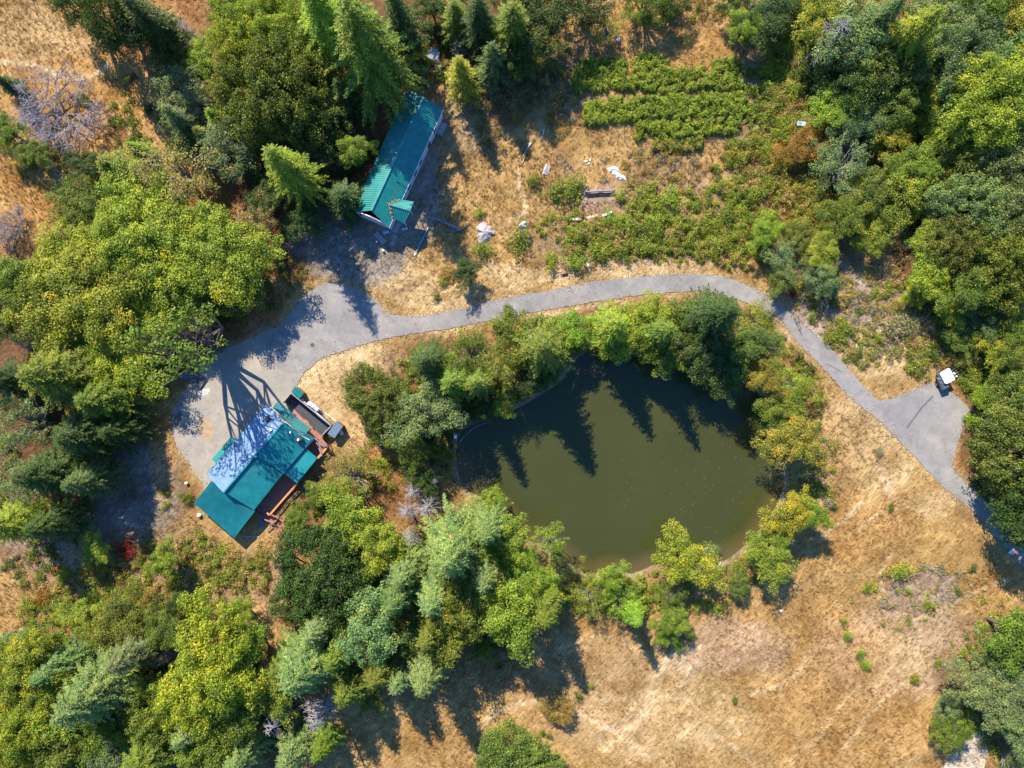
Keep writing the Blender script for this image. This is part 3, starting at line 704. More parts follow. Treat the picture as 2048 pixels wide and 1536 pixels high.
def plant(px, py, rpx, key, col, h, label, group=None, zf=.55):
    """a plant whose crown shows centred at px,py: px,py is taken at height zf*h and the root is found below it"""
    zc = h * zf; p = W(px, py, zc); i = _cnt.get(key, 0); _cnt[key] = i + 1
    rm = rpx / 10 * (H - zc) / H * (1.12 if h > 4 else 1.0); 
    pk = key * 2 if key in 'BOF' and rm > {'B': 7.0, 'O': 7.0, 'F': 5.6}[key] else key
    crown, trunk, R0, H0 = PROTO[pk][(i * 7 + i // 3) % len(PROTO[pk])]
    sx = rm / R0; sz = h / H0
    nm, cat = NAMES[key]; rz = random.uniform(0, 6.283); c = PAL[col]
    j = [random.uniform(.9, 1.12) for _ in range(3)]
    colr = (c[0] * j[0], c[1] * j[1], c[2] * j[2], 1)
    z = gz(p.x, p.y)
    if trunk is None:
        o = put(nm, crown, None, (p.x, p.y, z - .05)); o.rotation_euler[2] = rz; o.scale = (sx * random.uniform(.9, 1.15), sx * random.uniform(.9, 1.15), sz); o.color = colr
    else:
        o = empty(nm, (p.x, p.y, z - .05), rz); o.scale = (sx * random.uniform(.92, 1.1), sx * random.uniform(.92, 1.1), sz)
        k = put('crown', crown, o); k.color = colr; put('trunk', trunk, o)
        TRUNKS.append((p.x, p.y))
    return tag(o, label, cat, group)

# ------------------------------------------------------------------ the trees (photo x, y of the crown, radius px, kind, colour, height m, label)
G_F, G_B, G_O, G_S, G_D = 'firs of the woodland', 'broadleaf trees of the woodland', 'rounded oaks of the woodland', 'shrubs in the open ground', 'dead trees and snags'
GRP = {'K': G_B, 'F': G_F, 'B': G_B, 'A': G_B, 'O': G_O, 'S': G_S, 'D': G_D, 'N': G_D, 'W': 'dry brush clumps'}
TREES = [
 # top left: hillside and the wood behind the long building
 (168, 18, 46, 'O', 'dg', 12, 'dark oak at the top edge nearest the bright hillside grass'),
 (232, 44, 64, 'O', 'dg', 19, 'dark green oak that shades the top of the golden hillside'),
 (302, 46, 52, 'F', 'dg', 21, 'dark fir just left of the fallen grey branches at the top edge'),
 (262, 8, 40, 'B', 'mg', 9, 'green tree cut by the top edge between two dark oaks'),
 (352, 70, 42, 'D', 'wd', 4, 'bleached dead branches sprawled beside dark firs near the top edge'),
 (342, 108, 24, 'B', 'br', 6, 'small bright sapling below the bleached sprawling branches'),
 (404, 124, 36, 'B', 'br', 7, 'bright green tree left of the grey olive crown'),
 (356, 184, 56, 'A', 'gg', 10, 'grey leaved thin tree at the foot of the long hillside shadow'),
 (436, 186, 34, 'A', 'tn', 7, 'half bare yellowing tree against the big olive oak'),
 (362, 242, 36, 'F', 'bg', 14, 'blue green fir at the edge of the hillside shadow'),
 (436, 240, 28, 'F', 'br', 11, 'bright green young fir below the half bare yellowing tree'),
 (408, 272, 26, 'F', 'mg', 9, 'small fir squeezed between the blue green fir and the grey oak'),
 (480, 108, 54, 'O', 'oy', 14, 'olive oak with a pale top above the biggest olive oak'),
 (556, 190, 108, 'O', 'ol', 17, 'biggest dull olive oak left of the long teal roof'),
 (655, 225, 52, 'O', 'ol', 11, 'olive oak in half shade against the long teal roof'),
 (535, 50, 72, 'B', 'yg', 14, 'yellow green spreading tree at the top edge above the olive oaks'),
 (465, 28, 40, 'B', 'mg', 12, 'green tree at the top edge left of the yellow green spreading tree'),
 (610, 95, 55, 'B', 'mg', 14, 'mid green tree between the olive oak and the giant fir'),
 (735, 100, 112, 'F', 'mg', 35, 'giant fir towering over the long teal building'),
 (655, 50, 76, 'F', 'yg', 28, 'tall yellow green fir at the top left of the giant fir'),
 (800, 40, 50, 'F', 'dg', 24, 'dark fir at the top edge right of the giant fir'),
 (690, 190, 40, 'F', 'dg', 14, 'dark fir in the shade under the giant fir'),
 (465, 292, 64, 'A', 'gg', 13, 'grey green oak with a bare limb left of the pale topped fir'),
 (500, 320, 50, 'O', 'dg', 9, 'dark oak in shade beneath the grey green oak'),
 (583, 345, 72, 'F', 'br', 27, 'fresh green fir standing alone left of the long building'),
 (714, 305, 32, 'B', 'br', 9, 'bright small tree in deep shade beside the teal roof'),
 (690, 398, 48, 'F', 'dg', 10, 'shade darkened fir at the lower left corner of the long roof'),  # dark leaf colour stands in for the shade on this fir
 (640, 300, 50, 'O', 'dg', 9, 'shaded dark oak between the fresh fir and the bright small tree'),
 (350, 352, 84, 'A', 'ao', 14, 'orange tinged thin oak with dark limbs above the maples'),
 (232, 338, 50, 'F', 'mg', 11, 'green fir left of the orange tinged oak'),
 (180, 332, 32, 'B', 'dg', 7, 'dark bush like tree left of the green fir on the slope'),
 (238, 378, 36, 'F', 'mg', 9, 'lower green fir just under the slope fir'),
 (275, 300, 24, 'F', 'br', 8, 'small bright fir above the slope fir'),
 (100, 212, 88, 'D', 'gr', 9, 'large silvery bare tree on the golden hillside'),
 (16, 168, 26, 'F', 'dg', 8, 'small dark fir cut by the left edge beside the silvery bare tree'),
 (74, 308, 30, 'B', 'mg', 6, 'round green tree below the silvery bare tree'),
 (14, 262, 34, 'B', 'mg', 7, 'green tree at the left edge below the silvery bare tree'),
 (28, 290, 30, 'A', 'gr', 5, 'greyish thin tree at the left edge'),
 (165, 195, 15, 'S', 'mg', 2, 'small green shrub at the right side of the silvery bare tree'),
 (148, 402, 52, 'A', 'mg', 10, 'green tree leaning over a white dead trunk'),
 (170, 430, 46, 'B', 'mg', 11, 'mid green tree directly under the leaning tree'),
 (14, 452, 44, 'D', 'gr', 7, 'bare grey tree cut by the left edge on the orange slope'),
 (105, 488, 26, 'S', 'oy', 2, 'yellowish shrub on the orange slope above the maples'),
 (36, 560, 54, 'B', 'mg', 13, 'mid green tree at the left edge beside the maples'),
 # the maple cluster
 (170, 590, 118, 'B', 'yg', 14, 'maple at the left side of the cluster, broadest of the yellow green crowns'),
 (300, 480, 104, 'B', 'yg', 14, 'maple at the upper middle of the yellow green cluster'),
 (425, 500, 100, 'B', 'yg', 13, 'maple at the right of the cluster nearest the long building'),
 (235, 500, 84, 'B', 'yg', 14, 'maple at the upper left of the yellow green cluster'),
 (302, 596, 88, 'B', 'yg', 10, 'maple in the centre of the yellow green cluster'),
 (402, 592, 80, 'B', 'mg', 9, 'greener maple at the lower right of the cluster above the lot'),
 (205, 705, 86, 'B', 'yg', 10, 'maple with yellow tips at the bottom of the cluster'),
 (120, 540, 62, 'B', 'yg', 13, 'small maple at the far left tip of the cluster'),
 (306, 688, 46, 'B', 'mg', 5, 'mid green maple above the curved ramp'),
 (383, 693, 92, 'K', 'mg', 27, 'dark green tree behind the curved ramp whose bare limbs shade the lot'),
 (345, 722, 24, 'B', 'dg', 3.5, 'low dark tree at the left of the curved ramp'),
 (512, 452, 46, 'A', 'tn', 12, 'brown twiggy tree at the right tip of the maple cluster'),
 (540, 400, 40, 'B', 'dg', 9, 'dark tree between the fresh fir and the brown twiggy tree'),
 (62, 668, 40, 'D', 'gr', 7, 'grey bare tree left of the maples'),
 (18, 640, 40, 'B', 'dg', 9, 'dark tree at the left edge beside the grey bare tree'),
 # left edge below the maples
 (120, 752, 88, 'F', 'mg', 22, 'green fir with pale spreading arms below the maples'),
 (205, 800, 84, 'F', 'mg', 16, 'tall mid green fir below the maple with yellow tips'),
 (170, 870, 84, 'F', 'dg', 17, 'dark fir casting shade on the dusty clearing'),
 (240, 860, 58, 'F', 'dg', 13, 'dark fir at the right end of the shaded fir row'),
 (50, 850, 60, 'A', 'gg', 14, 'grey green thin tree at the left edge below the pale armed fir'),
 (100, 945, 74, 'F', 'dg', 20, 'dark fir at the middle of the left woodland'),
 (42, 960, 56, 'A', 'gg', 13, 'grey leaved tree at the left edge amid dark firs'),
 (180, 960, 56, 'F', 'bg', 17, 'bluish fir at the edge of the dusty clearing'),
 (15, 760, 56, 'F', 'dg', 17, 'dark fir cut by the left edge near the pale armed fir'),
 (25, 1045, 66, 'F', 'yg', 20, 'fir with a yellow streaked top at the left edge'),
 (105, 1045, 58, 'F', 'dg', 16, 'dark fir at the foot of the left woodland'),
 # bottom left
 (480, 1216, 27, 'B', 'br', 6, 'round bright green tree standing alone on pale grass'),
 (330, 1118, 32, 'B', 'br', 7, 'bright sapling in the middle of the scrub below the house'),
 (362, 1204, 24, 'B', 'dg', 5, 'small dark tree left of the round bright tree'),
 (192, 1100, 32, 'B', 'yg', 5, 'yellow green bush tree at the left end of the red bushes'),
 (655, 1160, 100, 'O', 'dg', 13, 'big dark rosette leaved oak below the house'),
 (590, 1190, 50, 'O', 'dg', 8, 'lower left lobe oak beside the big rosette leaved oak'),
 (690, 1075, 46, 'O', 'dg', 11, 'dark oak above the big rosette leaved oak'),
 (705, 1030, 62, 'B', 'br', 12, 'bright lime tree right below the house deck'),
 (765, 1085, 46, 'B', 'yg', 13, 'yellow green tree right of the rosette leaved oak'),
 (752, 1120, 26, 'B', 'by', 8, 'small yellow tree behind the rosette leaved oak'),
 (700, 948, 60, 'A', 'ao', 7, 'brownish sparse fruit tree at the corner of the house deck'),
 (592, 1046, 27, 'B', 'mg', 4, 'shrubby green tree at the foot of the deck stairs'),
 (640, 988, 30, 'B', 'mg', 3.5, 'dark bushy tree in the shade of the house deck'),
 (425, 1335, 100, 'B', 'by', 19, 'bright yellow tree in the bottom left woodland'),
 (490, 1290, 50, 'B', 'yg', 14, 'yellow green tree at the right shoulder of the bright yellow tree'),
 (480, 1410, 60, 'B', 'mg', 14, 'mid green tree under the bright yellow tree'),
 (250, 1240, 54, 'B', 'mg', 9, 'green tree at the upper edge of the bottom left woodland'),
 (170, 1232, 40, 'B', 'yg', 7, 'small yellow green tree beside the pale grass gap'),
 (75, 1290, 46, 'B', 'mg', 9, 'rounded green tree below the pale grass gap at left'),
 (55, 1345, 78, 'B', 'yg', 16, 'yellow green tree at the left edge low down'),
 (190, 1385, 94, 'F', 'gg', 24, 'large grey green fir in the bottom left woodland'),
 (265, 1305, 56, 'F', 'gg', 18, 'grey green fir above the large grey green fir'),
 (330, 1430, 74, 'O', 'ol', 14, 'olive oak below the bright yellow tree'),
 (55, 1450, 74, 'B', 'yg', 17, 'yellow tinted tree in the bottom left corner'),
 (130, 1500, 60, 'B', 'mg', 15, 'mid green tree near the bottom left corner'),
 (300, 1510, 74, 'F', 'mg', 22, 'green fir cut by the bottom edge'),
 (415, 1490, 60, 'B', 'mg', 15, 'green tree at the bottom edge right of the fir'),
 (485, 1510, 56, 'F', 'gg', 19, 'grey green fir at the bottom edge near the bleached snag'),
 (320, 1305, 32, 'D', 'gr', 9, 'bare twiggy tree left of the bright yellow tree'),
 (612, 1330, 84, 'F', 'gg', 23, 'grey green fir right of the bright yellow tree'),
 (570, 1320, 44, 'F', 'mg', 15, 'green fir between the yellow tree and the grey green fir'),
 (558, 1432, 42, 'N', 'wd', 14, 'bleached snag at the bottom left of the meadow'),
 (645, 1420, 50, 'N', 'wd', 15, 'pinkish bare snag right of the bleached snag'),
 (590, 1500, 50, 'F', 'gg', 17, 'grey green fir between the two snags and the bottom edge'),
 (645, 1490, 34, 'F', 'mg', 12, 'slim green fir at the meadow edge by the bottom'),
 (740, 1395, 28, 'B', 'mg', 6, 'small green tree at the shaded meadow edge'),
 # woodland south west of the pond
 (905, 1095, 96, 'F', 'gg', 27, 'large pale grey green fir at the left of the pond'),
 (975, 1055, 56, 'F', 'gg', 20, 'grey green fir nearest the pond bank'),
 (800, 1185, 66, 'F', 'bg', 21, 'blue green fir in front of the large pale fir'),
 (870, 1190, 60, 'F', 'gg', 21, 'grey green fir below the large pale fir'),
 (940, 1195, 66, 'B', 'mg', 16, 'mid green tree in the middle of the south woodland'),
 (1010, 1095, 46, 'B', 'br', 12, 'bright green tree left of the thin yellow pond tree'),
 (1045, 1135, 40, 'B', 'br', 10, 'bright green tree below the thin yellow pond tree'),
 (1015, 1225, 60, 'B', 'yg', 18, 'yellow green tree at the meadow edge south of the pond'),
 (1088, 1215, 50, 'F', 'mg', 19, 'green fir with feathery arms at the meadow edge'),
 (1075, 1165, 40, 'B', 'yg', 10, 'yellow green tree above the feathery meadow edge fir'),
 (915, 1240, 62, 'B', 'mg', 18, 'leafy tree in the shaded meadow edge'),
 (745, 1262, 64, 'B', 'gg', 17, 'greyish leafy tree below the big rosette leaved oak'),
 (680, 1300, 50, 'F', 'mg', 17, 'green fir above the pale feathery fir'),
 (855, 1340, 62, 'F', 'gg', 22, 'pale feathery fir reaching into the shaded meadow'),
 (760, 1335, 56, 'F', 'mg', 18, 'green fir left of the pale feathery fir'),
 (700, 1370, 50, 'F', 'mg', 16, 'green fir beside the pinkish snag'),
 (820, 1270, 50, 'B', 'dg', 13, 'dark tree in the deep shade of the south woodland'),
 (1096, 1082, 38, 'A', 'yg', 15, 'thin yellow tree with bare top twigs on the pond bank'),
 (988, 1008, 30, 'B', 'yg', 7, 'bright yellow green tree overhanging the west pond bank'),
 (1125, 1138, 32, 'A', 'oy', 5, 'thin olive bush tree at the south pond bank'),
 (1180, 1190, 40, 'A', 'oy', 7, 'pale olive thin tree behind the south pond bank'),
 (1222, 1156, 32, 'B', 'yg', 8, 'yellow green tree dipping over the south shore'),
 (1240, 1195, 36, 'A', 'yg', 7, 'loose yellow green tree behind the south shore'),
 (1266, 1228, 32, 'F', 'br', 13, 'young green fir casting a spire shadow on the meadow'),
 (1342, 1240, 30, 'B', 'br', 6, 'round bright tree below the biggest yellow shore tree'),
 (1330, 1275, 20, 'B', 'br', 4, 'small bright bush tree under the round bright tree'),
 (1366, 1120, 56, 'B', 'by', 10, 'biggest yellow tree on the south shore'),
 (1340, 1185, 34, 'A', 'mg', 6, 'thin green tree in the shade of the biggest yellow tree'),
 (1424, 1102, 20, 'A', 'gg', 4, 'small grey green tree standing at the water edge'),
 (1534, 1102, 50, 'B', 'yg', 8, 'lime green tree on the southeast shore'),
 (1575, 1028, 46, 'B', 'by', 9, 'yellow tree on the east shore above the lime green tree'),
 (1618, 1028, 32, 'B', 'br', 8, 'bright green tree right of the yellow east shore tree'),
 (1550, 1060, 26, 'B', 'mg', 5, 'low green tree between the lime and yellow shore trees'),
 (1478, 1170, 28, 'O', 'ol', 4, 'olive round bush tree on the meadow behind the lime tree'),
 (1116, 1420, 32, 'O', 'ao', 4, 'reddish brown round bush alone in the south meadow'),
 (1040, 1542, 84, 'O', 'ol', 9, 'broad olive oak cut by the bottom edge in the meadow'),
 # north bank of the pond
 (858, 722, 60, 'F', 'dg', 18, 'dark green fir at the top left of the pond grove'),
 (905, 765, 50, 'F', 'mg', 17, 'mid green fir behind the dark fir of the pond grove'),
 (765, 805, 66, 'O', 'ol', 10, 'olive oak at the left end of the pond grove'),
 (850, 825, 62, 'B', 'gg', 14, 'pale grey green tree in front of the pond grove'),
 (815, 880, 44, 'B', 'mg', 8, 'dark tree at the lower end of the pond grove'),
 (940, 705, 52, 'A', 'mg', 13, 'thin green tree in the pond grove beside the road verge'),
 (955, 765, 44, 'F', 'mg', 19, 'slender green fir near the wood chip patch'),
 (1030, 668, 52, 'B', 'mg', 13, 'leafy green tree closest to the road above the pond'),
 (1082, 698, 74, 'F', 'mg', 23, 'tall fir throwing the longest spire shadow on the pond'),
 (1140, 665, 48, 'B', 'br', 9, 'bright green tree at the right of the tall spire fir'),
 (1000, 735, 42, 'A', 'oy', 13, 'pale thin tree left of the tall spire fir'),
 (1010, 805, 27, 'B', 'yg', 5, 'round yellow green tree on the northwest shore'),
 (1065, 755, 40, 'B', 'dg', 8, 'dark green tree leaning over the northwest shore'),
 (1118, 738, 24, 'A', 'gg', 6, 'grey tree with white bare twigs over the water'),
 (885, 905, 22, 'B', 'mg', 4, 'dark bush tree on the west shore beside a pale sign'),
 (850, 960, 30, 'B', 'dg', 5, 'dark bush tree above the star shaped snag'),
 (960, 820, 30, 'B', 'dg', 5, 'dark low tree under the slender fir'),
 (1222, 655, 50, 'F', 'br', 20, 'fir rising from yellow green trees at the north shore'),
 (1250, 665, 50, 'B', 'yg', 10, 'yellow green tree at the left end of the north shore'),
 (1300, 690, 46, 'B', 'mg', 9, 'green tree dipping to the water at the north shore'),
 (1292, 640, 46, 'B', 'yg', 11, 'yellowish tree at the road side of the north shore'),
 (1318, 665, 46, 'F', 'mg', 21, 'slim fir in the north shore grove left of the big dark fir'),
 (1345, 640, 40, 'B', 'mg', 11, 'green tree touching the big dark fir'),
 (1352, 700, 40, 'B', 'oy', 8, 'olive yellow tree hanging over the north shore'),
 (1425, 632, 76, 'F', 'dg', 25, 'big dark fir reaching over the road above the pond'),
 (1400, 690, 56, 'B', 'dg', 11, 'dark tree below the big dark fir'),
 (1450, 735, 50, 'B', 'dg', 9, 'dark tree with drooping boughs at the northeast shore'),
 (1508, 645, 44, 'A', 'go', 9, 'golden thin tree beside the road bend'),
 (1495, 690, 44, 'B', 'ol', 10, 'olive tree between the big dark fir and the golden trees'),
 (1530, 706, 46, 'A', 'oy', 9, 'loose yellow olive tree along the straight road'),
 (1520, 755, 40, 'B', 'go', 8, 'golden tree leaning to the northeast shore'),
 (1580, 772, 40, 'A', 'yg', 8, 'thin yellow green tree beside the straight road'),
 (1570, 815, 46, 'B', 'mg', 8, 'green tree on the east shore above the golden tree'),
 (1590, 880, 54, 'B', 'go', 10, 'golden tree on the east shore beside open grass'),
 (1555, 860, 34, 'A', 'mg', 7, 'thin green tree leaning over the east shore water'),
 (1640, 800, 18, 'S', 'br', 2, 'bright shrub at the road side of the east shore trees'),
 # top middle
 (912, 36, 42, 'F', 'mg', 12, 'mid green fir at the top edge left of the dark firs'),
 (960, 50, 66, 'F', 'dg', 19, 'dark fir at the top edge above the lone pale fir'),
 (1025, 58, 70, 'F', 'mg', 18, 'dark fir at the top edge in the middle'),
 (1085, 32, 66, 'B', 'dg', 13, 'dark leafy tree at the right end of the top edge row'),
 (985, 125, 46, 'F', 'bg', 15, 'shaded bluish fir below the top edge row'),
 (1035, 115, 40, 'B', 'dg', 9, 'shaded dark tree below the top edge row'),
 (922, 152, 42, 'F', 'yg', 15, 'lone pale fir at the top corner of the long building'),
 (847, 104, 17, 'A', 'yg', 4, 'small yellow tree left of the junk pile'),
 (918, 98, 24, 'D', 'gr', 6, 'bare twiggy tree above the lone pale fir'),
 (1165, 22, 46, 'O', 'dg', 9, 'dark oak at the top edge above the garden'),
 (1215, 58, 30, 'A', 'yg', 5, 'loose yellow green tree above the garden rows'),
 (1290, 14, 46, 'O', 'mg', 8, 'green oak at the top edge above the golden clearing'),
 (1340, 8, 34, 'O', 'dg', 7, 'dark oak at the top edge right of the green oak'),
 (1488, 58, 34, 'B', 'br', 8, 'bright lime tree at the right edge of the golden clearing'),
 (1535, 46, 50, 'B', 'dg', 8, 'dark tree behind the bright lime tree'),
 (1470, 14, 30, 'O', 'dg', 7, 'dark oak at the top edge behind the bright lime tree'),
 (1568, 12, 42, 'O', 'mg', 7, 'dark oak at the top edge right of the lime tree'),
 (932, 548, 27, 'B', 'dg', 5, 'dark green bush tree alone on the bank above the road'),
 # right side wood
 (1658, 82, 52, 'N', 'wd', 16, 'white snag with radiating branches in the upper right'),
 (1640, 25, 54, 'B', 'yg', 12, 'yellow green tree at the top edge above the white snag'),
 (1700, 75, 64, 'B', 'gg', 14, 'grey green tree right of the white snag'),
 (1755, 45, 56, 'F', 'bg', 20, 'bluish fir at the top edge right of the white snag'),
 (1815, 75, 70, 'F', 'br', 22, 'bright green fir in the upper right wood'),
 (1740, 150, 60, 'O', 'ol', 12, 'olive oak below the grey green tree'),
 (1690, 175, 60, 'O', 'dg', 11, 'dark oak in the deep shade below the white snag'),
 (1820, 150, 50, 'O', 'ol', 12, 'leaning olive oak in the middle of the upper right wood'),
 (1790, 215, 50, 'O', 'ol', 10, 'lower olive oak beside deep shade'),
 (1880, 28, 56, 'B', 'gg', 13, 'grey green tree at the top edge near the right corner'),
 (1960, 20, 60, 'B', 'mg', 14, 'green tree at the top edge by the right corner'),
 (2025, 45, 56, 'B', 'yg', 14, 'yellow green tree in the top right corner'),
 (1925, 95, 70, 'B', 'gg', 15, 'grey green tree with visible trunk in the upper right wood'),
 (2010, 125, 64, 'B', 'gg', 15, 'grey green tree at the right edge below the corner'),
 (1995, 195, 92, 'B', 'yg', 17, 'large yellow topped tree at the right edge'),
 (1915, 200, 60, 'O', 'gg', 13, 'grey green oak left of the large yellow topped tree'),
 (1965, 265, 50, 'O', 'dg', 11, 'dark oak below the large yellow topped tree'),
 (1668, 228, 46, 'B', 'br', 8, 'bright green spreading tree in the brush by the grey panel'),
 (1715, 240, 44, 'B', 'bg', 8, 'dark bluish tree shaded by the bright spreading tree'),
 (1898, 278, 66, 'O', 'oy', 9, 'smooth yellow olive dome tree in the right wood'),
 (1680, 330, 62, 'A', 'gg', 9, 'grey leaved tree with dead white branches on top'),
 (1700, 290, 28, 'D', 'wd', 8, 'dead white branches rising over the grey leaved tree'),
 (1612, 290, 44, 'B', 'or', 5, 'red orange bush tree beside the grey leaved tree'),
 (1835, 335, 50, 'B', 'mg', 9, 'green tree left of the yellow olive dome'),
 (1920, 345, 60, 'O', 'ol', 10, 'olive oak right below the yellow olive dome'),
 (1800, 390, 58, 'O', 'oy', 9, 'yellow olive oak above the dark hollow'),
 (1735, 385, 44, 'O', 'ol', 8, 'olive oak left of the dark hollow'),
 (1690, 430, 44, 'B', 'mg', 8, 'green tree below the grey leaved tree'),
 (1870, 430, 34, 'B', 'ao', 6, 'orange tipped small tree by the dark hollow'),
 (2005, 325, 74, 'O', 'gg', 13, 'grey green oak at the right edge below the dome tree'),
 (1940, 420, 78, 'O', 'gg', 13, 'wide grey green oak in the middle of the right wood'),
 (2025, 425, 74, 'O', 'gg', 14, 'grey green oak cut by the right edge in mid height'),
 (1905, 490, 66, 'O', 'ol', 12, 'olive green oak below the wide grey green oak'),
 (1995, 520, 80, 'O', 'mg', 14, 'mid green oak by the right edge above the bare tangle'),
 (1862, 540, 46, 'B', 'yg', 9, 'yellow green tree at the brush edge of the right wood'),
 (1898, 580, 36, 'B', 'yg', 7, 'lower yellow green tree at the brush edge'),
 (1940, 575, 56, 'B', 'mg', 11, 'mid green tree between the yellow green tree and the bare tangle'),
 (1960, 620, 44, 'B', 'bg', 7, 'dark bluish tree in the shade at right'),
 (2020, 600, 36, 'D', 'gr', 7, 'bare tangle of branches in the shade at right'),
 (2035, 670, 46, 'B', 'mg', 9, 'green tree cut by the right edge above the turnout'),
 (1985, 690, 34, 'B', 'yg', 6, 'yellow green bush tree right of the white trailer'),
 (1930, 660, 40, 'B', 'ol', 5, 'olive bush tree above the white trailer'),
 (1740, 470, 42, 'O', 'oy', 6, 'yellow olive bush tree at the head of the dry gully'),
 (1645, 500, 38, 'B', 'yg', 6, 'yellow green bush tree left of the dry gully'),
 (1528, 465, 30, 'B', 'br', 6, 'bright round bush tree above the road bend'),
 (1564, 520, 38, 'A', 'gg', 7, 'grey topped tree beside the road bend'),
 (1560, 562, 28, 'B', 'mg', 5, 'dark green tree hugging the road bend'),
 (1640, 555, 40, 'O', 'gg', 6, 'grey green oak bush right of the road bend'),
 (1598, 470, 32, 'B', 'mg', 5, 'mid green bush tree above the grey topped tree'),
 (1830, 590, 30, 'B', 'yg', 4, 'low bright bush tree in the dry brush slope'),
 (2046, 912, 94, 'O', 'ol', 15, 'huge olive oak dome beside the shaded road'),
 (2030, 800, 60, 'O', 'ol', 9, 'olive oak at the right edge above the huge dome'),
 (1965, 790, 26, 'B', 'br', 4, 'bright small tree at the edge of the turnout grass'),
 (1945, 840, 20, 'S', 'br', 2, 'bright shrub between the turnout and the huge dome'),
 (2085, 1020, 90, 'O', 'dg', 16, 'dark oak shading the road at the right edge'),
 (2008, 1378, 80, 'B', 'gg', 10, 'large grey green tree in the lower right corner'),
 (2035, 1265, 66, 'B', 'mg', 13, 'green tree at the right edge above the large grey green tree'),
 (2034, 1450, 44, 'B', 'gg', 10, 'grey green tree right of the dirt track'),
 (1900, 1460, 38, 'O', 'mg', 6, 'round green bush tree left of the dirt track'),
 (1893, 1412, 25, 'O', 'gg', 5, 'small grey green bush tree above the round one'),
 (2034, 1530, 40, 'A', 'ol', 7, 'thin olive tree in the bottom right corner'),
 # filling the closed canopy
 (862, 10, 34, 'B', 'dg', 7, 'dark tree at the very top edge left of the mid green fir'),
 (610, 440, 36, 'B', 'dg', 6, 'dark low tree below the fresh green fir by the dusty yard'),
 (275, 62, 44, 'B', 'dg', 15, 'dark tree between the shading oak and the fir at the hillside top'),
 (330, 140, 34, 'A', 'dg', 8, 'dark thin tree at the upper end of the hillside shadow'),
 (395, 205, 36, 'A', 'gr', 7, 'grey twiggy tree between the shadow edge and the olive oaks'),
 (395, 300, 40, 'B', 'dg', 8, 'dark tree left of the grey oak with a bare limb'),
 (20, 1300, 44, 'B', 'gg', 11, 'greyish tree cut by the left edge above the yellow tinted trees'),
 (120, 1330, 54, 'F', 'gg', 17, 'grey green fir left of the large grey green fir'),
 (130, 1420, 60, 'B', 'yg', 15, 'yellow green tree amid the bottom left firs'),
 (205, 1470, 58, 'B', 'mg', 14, 'green tree under the large grey green fir'),
 (240, 1520, 56, 'B', 'gg', 14, 'greyish tree at the bottom edge left of the cut fir'),
 (370, 1400, 50, 'B', 'yg', 13, 'yellow green tree at the left foot of the bright yellow tree'),
 (390, 1450, 52, 'F', 'gg', 17, 'grey green fir beneath the bright yellow tree'),
 (540, 1380, 46, 'B', 'yg', 12, 'yellow green tree just above the bleached snag'),
 (330, 1260, 44, 'B', 'mg', 9, 'green tree above the bare twiggy tree'),
 (20, 1510, 56, 'B', 'by', 15, 'yellow tree in the very bottom left corner'),
 (640, 1250, 50, 'F', 'gg', 16, 'grey green fir just below the big rosette leaved oak'),
 (810, 1140, 50, 'F', 'gg', 18, 'grey green fir at the upper left of the large pale fir'),
 (970, 1150, 54, 'F', 'gg', 19, 'grey green fir at the lower right of the large pale fir'),
 (860, 1260, 50, 'F', 'mg', 18, 'green fir above the pale feathery fir that reaches the meadow'),
 (800, 1350, 44, 'F', 'gg', 15, 'grey green fir at the left of the meadow reaching fir'),
 (1955, 165, 56, 'B', 'yg', 13, 'yellow green tree left of the large yellow topped tree'),
 (1860, 95, 50, 'B', 'yg', 13, 'yellow green tree between the bright fir and the trunk showing tree'),
 (1870, 215, 44, 'O', 'oy', 9, 'yellow olive oak in the gap above the dome tree'),
 (1775, 280, 44, 'O', 'oy', 7, 'yellow olive bush oak left of the smooth dome tree'),
 (1950, 320, 50, 'O', 'oy', 10, 'yellow olive oak at the right shoulder of the dome tree'),
 (1870, 480, 46, 'B', 'yg', 9, 'yellow green tree at the left of the wide grey green oak'),
 (1960, 480, 56, 'O', 'gg', 12, 'grey green oak in front of the wide grey green oak'),
 (2040, 520, 50, 'B', 'yg', 12, 'yellow green tree cut by the right edge at mid height'),
 (1900, 620, 36, 'B', 'yg', 6, 'yellow green bush tree left of the shaded bluish tree'),
 # snags by the house and the pond
 (828, 982, 27, 'N', 'wd', 7, 'upper left bleached snag beside the pond path'),
 (815, 1020, 30, 'N', 'wd', 7, 'bleached snag over orange litter near the lime tree'),
 (855, 1015, 34, 'N', 'wd', 8, 'spreading bleached snag nearest the large pale fir'),
 (822, 1075, 24, 'N', 'wd', 6, 'lowest bleached snag below the snag group'),
 (872, 960, 17, 'N', 'wd', 6, 'star shaped white snag by the west shore'),
 # shrubs
 (1802, 1142, 26, 'S', 'yg', 3, 'largest lime shrub on the right meadow'),
 (1432, 1216, 18, 'S', 'yg', 2, 'lime shrub on the meadow below the olive round bush'),
 (1456, 1205, 9, 'S', 'yg', 1.2, 'small lime shrub touching the olive round bush'),
 (1360, 1298, 17, 'S', 'yg', 2, 'lime shrub at the lower tip of the round bright tree'),
 (1384, 1271, 10, 'S', 'mg', 1.4, 'small shrub right of the round bright tree'),
 (1686, 1243, 10, 'S', 'yg', 1.5, 'upper lime shrub of the pair in the mid meadow'),
 (1695, 1270, 13, 'S', 'yg', 1.6, 'lower lime shrub of the pair in the mid meadow'),
 (1719, 1307, 14, 'S', 'yg', 1.8, 'lime shrub above another at the bare meadow patch'),
 (1731, 1329, 14, 'S', 'yg', 1.6, 'lime shrub under another at the bare meadow patch'),
 (1830, 1358, 13, 'W', 'go', 1.6, 'orange dry bush alone in the right meadow'),
